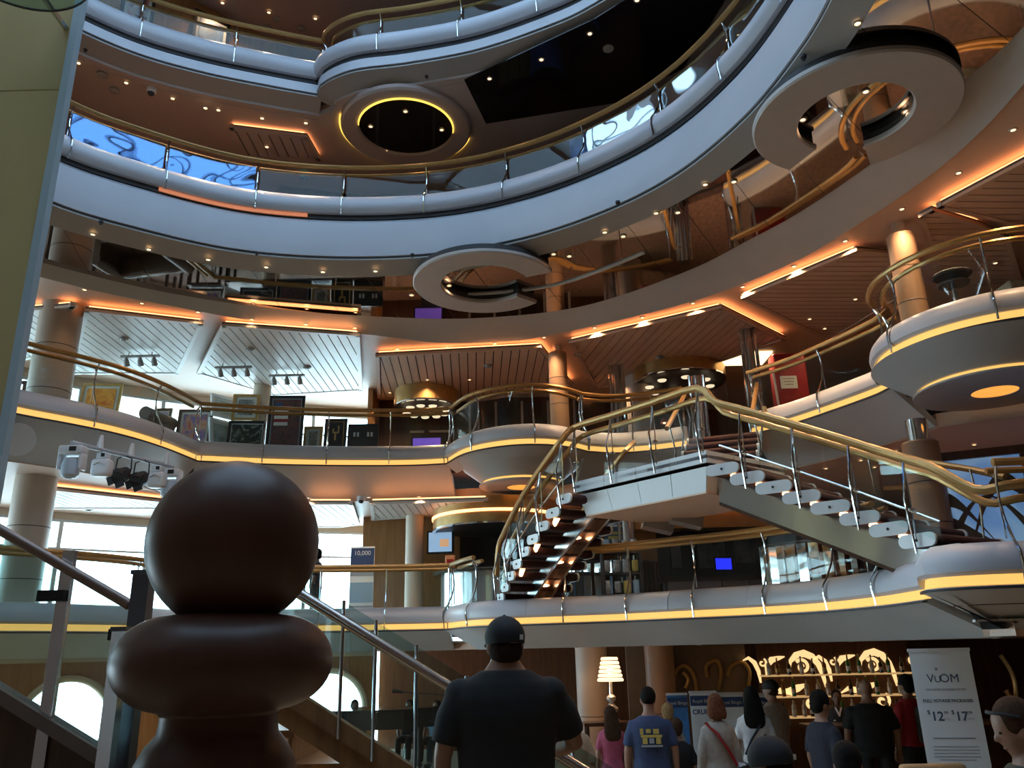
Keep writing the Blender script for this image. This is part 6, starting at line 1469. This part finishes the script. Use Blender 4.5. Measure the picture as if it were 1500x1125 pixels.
# far flight descending to the right, with glass and handrail
FY = 4.85
fr = empty('stair_flight', (-.8, FY + .6, 0), 'wooden stair flight descending to the right behind the pawn', 'stairs')
r0, r1 = aty(440, 870, 4.8), aty(850, 1125, 4.8)
sl = (r1.z - r0.z) / (r1.x - r0.x)
def railz(x): return r0.z + (x - r0.x) * sl
xs = [-1.55 + .29 * k for k in range(10)]
for k, x in enumerate(xs):
    zt = railz(x) - .92
    if zt < .12: break
    st_ = MB().box((x + .145, FY + .62, zt - .02), (.31, 1.1, .04)).build('tread', 'stairwood', fr, smooth=0)
    MB().box((x + .28, FY + .62, zt - .115), (.02, 1.1, .15)).build('riser', 'stairwood', fr, smooth=0)
    MB().box((x + .15, FY + .5, zt - .046), (.05, .9, .012)).build('step_lamp', 'gold_ring', st_, smooth=0)
def slope_bar(name, x0, x1, y0, y1, up, dn, mat, parent): return MB().rings([[Vector((x, y0, railz(x) + up)), Vector((x, y1, railz(x) + up)), Vector((x, y1, railz(x) + dn)), Vector((x, y0, railz(x) + dn))] for x in (x0, x1)]).build(name, mat, parent, smooth=0)
slope_bar('stringer', -1.55, 1.0, FY - .03, FY + .05, -.52, -.62, 'stairwood', fr)
slope_bar('stringer_face', -1.55, 1.0, FY + .0, FY + .04, -.62, -.74, 'stairwood', fr)
bl = empty('stair_balustrade', (-.6, FY - .05, 1.0), 'chrome handrail with glass panels descending behind the man in black', 'balustrade')
MB().tube([Vector((x, 4.78, railz(x))) for x in (-1.75, -.5, .5, 1.15)], .030, 12).build('handrail', 'steelwarm', bl)
px_posts = [505, 553, 612, 684, 830]
posts = [aty(x, 900, FY).x for x in px_posts]
allx = [-1.6] + posts + [1.0]
for x in allx: MB().tube([Vector((x, FY - .035, railz(x) + .11)), Vector((x, FY - .035, railz(x) - .62))], .011, 8).build('post', 'steel', bl)
for x in posts[1::2]: 
    MB().tube([Vector((x, FY - .03, railz(x) - .05)), Vector((x + .06, FY - .05, railz(x) - .05)), Vector((x + .07, 4.78, railz(x + .07) - .02))], .010, 6).build('rail_bracket', 'chrome', bl)
for a, b in zip(allx, allx[1:]):
    MB().rings([[Vector((x, FY - .012, railz(x) + .10)), Vector((x, FY + .0, railz(x) + .10)), Vector((x, FY + .0, railz(x) - .52)), Vector((x, FY - .012, railz(x) - .52))] for x in (a + .01, b - .01)]).build('glass_panel', 'glass_teal', bl, smooth=0)
# near rail at the left
NY = 3.2
n0, n1 = aty(0, 772, NY), aty(195, 885, NY); sn = (n1.z - n0.z) / (n1.x - n0.x)
def nz(x): return n0.z + (x - n0.x) * sn
nb = empty('stair_balustrade', (-2.0, NY, .62), 'dark framed stair balustrade with glass at the lower left', 'balustrade')
MB().tube([Vector((x, NY - .05, nz(x))) for x in (-3.0, -2.0, n1.x + .01)], .020, 12).build('handrail', 'railbrown', nb)
xp = aty(90, 900, NY).x
for x, top in ((xp, nz(xp) + .06), (n1.x + .02, nz(n1.x) + .06), (-2.75, nz(-2.75) + .06)):
    po = MB().box((x, NY, (top + nz(x) - .95) / 2), (.045, .025, top - nz(x) + .95)).build('post', 'steel', nb, smooth=0)
    MB().box((x - .03, NY - .03, top - .17), (.10, .03, .04)).build('rail_bracket', 'black', po, smooth=0)
def nslope(name, x0, x1, y0, y1, up, dn, mat, parent=nb): return MB().rings([[Vector((x, y0, nz(x) + up)), Vector((x, y1, nz(x) + up)), Vector((x, y1, nz(x) + dn)), Vector((x, y0, nz(x) + dn))] for x in (x0, x1)]).build(name, mat, parent, smooth=0)
nslope('glass_panel', -2.72, xp - .03, NY - .005, NY + .007, -.02, -.53, 'glass_teal'); nslope('glass_panel', xp + .03, n1.x - .01, NY - .005, NY + .007, -.02, -.53, 'glass_teal')
nslope('stringer', -3.0, n1.x + .15, NY - .03, NY + .05, -.53, -.58, 'soffitbrown')
MB().rings([[Vector((x, NY, nz(x) - .58)), Vector((x, NY + .04, nz(x) - .58)), Vector((x, NY + .04, .62)), Vector((x, NY, .62))] for x in (-3.0, n1.x + .15)]).build('side_panel', 'darkwood', nb, smooth=0)
# polished end posts beside the pawn
for (x, D_, w_, top, lab) in ((178, 2.9, .045, 925, 'polished square steel newel left of the pawn base'), (212, 3.0, .06, 842, 'dark steel newel rising behind the pawn')):
    q = aty(x, top, D_); root = empty('newel_post', (q.x, q.y, .62), lab, 'newel post')
    MB().box((q.x, q.y, (.62 + q.z) / 2), (w_, w_, q.z - .62)).build('shaft', 'chrome' if x == 178 else 'darksteel', root, smooth=0)
    MB().prism([(q.x - w_ * .6, q.y - w_ * .6), (q.x + w_ * .6, q.y - w_ * .6), (q.x + w_ * .6, q.y + w_ * .6), (q.x - w_ * .6, q.y + w_ * .6)], q.z, q.z + .015).build('cap', 'darksteel', root, smooth=0)
# giant pawn
PD = 1.6
c = aty(331, 797, PD); rs = .160
ax = c.x + .016
pawn = empty('chess_pawn', (ax, PD, 1.62), 'giant dark wooden chess pawn filling the left foreground', 'chess piece')
zc = c.z; prof = []
for k in range(0, 25):
    a = R(90) - R(151) * k / 24; prof.append((rs * math.cos(a), zc + rs * math.sin(a)))
zr = aty(323, 970, PD).z
prof = [(max(r, 0), z) for r, z in prof]
MB().lathe(prof, (ax, PD, 0), 64).build('head', 'pawnwood', pawn, smooth=60)
nk = prof[-1]
cl = [(nk[0] - .002, nk[1] + .004), (.098, zc - .152), (.108, zr + .082)]
tor_ = [(.108 + .104 * math.cos(R(80 - 160 * k / 20)) - .015, zr + .083 * math.sin(R(80 - 160 * k / 20)) / math.sin(R(80))) for k in range(21)]
MB().lathe(cl + tor_ + [(.106, zr - .085), (.104, zr - .09)], (ax, PD, 0), 64).build('collar', 'pawnwood', pawn, smooth=60)
zb = zr - .085
MB().lathe([(.100, zb + .01), (.103, zb - .02), (.105, zb - .035), (.122, zb - .055), (.138, zb - .085), (.150, zb - .13), (.156, zb - .20), (.165, zb - .26), (.20, zb - .32), (.245, zb - .38), (.25, zb - .44), (.25, zb - .50), (0, zb - .50)], (ax, PD, 0), 64).build('base', 'pawnwood', pawn, smooth=60)
root = empty('plinth', (ax, PD, .61), 'dark square plinth under the giant pawn', 'plinth')
rbox((ax, PD, (.612 + zb - .50) / 2), (.56, .56, zb - .50 - .612), .02).build('block', 'darkwood', root)
# yellow panel column with pale blue edge and glass ledge
e = aty(58, 350, 4.5); xe = e.x
yc = empty('panel_column', (xe - .6, 4.5, .0), 'tall yellow panelled column with a pale blue edge at the left', 'column')
for k, (z0, z1) in enumerate(((0, 2.9), (2.91, 5.82), (5.83, 8.8), (8.81, 12.0))): MB().box((xe - .65, 4.55, (z0 + z1) / 2), (1.2, .06, z1 - z0)).build('panel', 'yellow', yc, smooth=0)
MB().box((xe - .02, 4.53, 6.0), (.05, .06, 12.0)).build('edge_strip', 'paleblue', yc, smooth=0)
q = aty(20, 5, 4.2)
gl = empty('glass_ledge', (q.x, 4.0, q.z), 'curved glass ledge with dark edge at the top left corner', 'glass ledge')
ctr = aty(18, -62, 3.9); ra = .44
MB().lathe([(0, 0), (ra, 0), (ra, .012), (0, .012)], (ctr.x, ctr.y, ctr.z), 40).build('glass_disc', 'glass_teal', gl)
MB().tube([(ctr.x + ra * math.cos(t), ctr.y + ra * math.sin(t), ctr.z + .006) for t in [2 * math.pi * k / 48 for k in range(48)]], .008, 6, closed=True).build('edge_band', 'dark', gl)
MB().tube([(ctr.x, ctr.y + .2, ctr.z + .02), (ctr.x, 4.53, ctr.z + .02)], .02, 6).build('bracket', 'steel', gl)
bpy.data.scenes.remove(TMP)
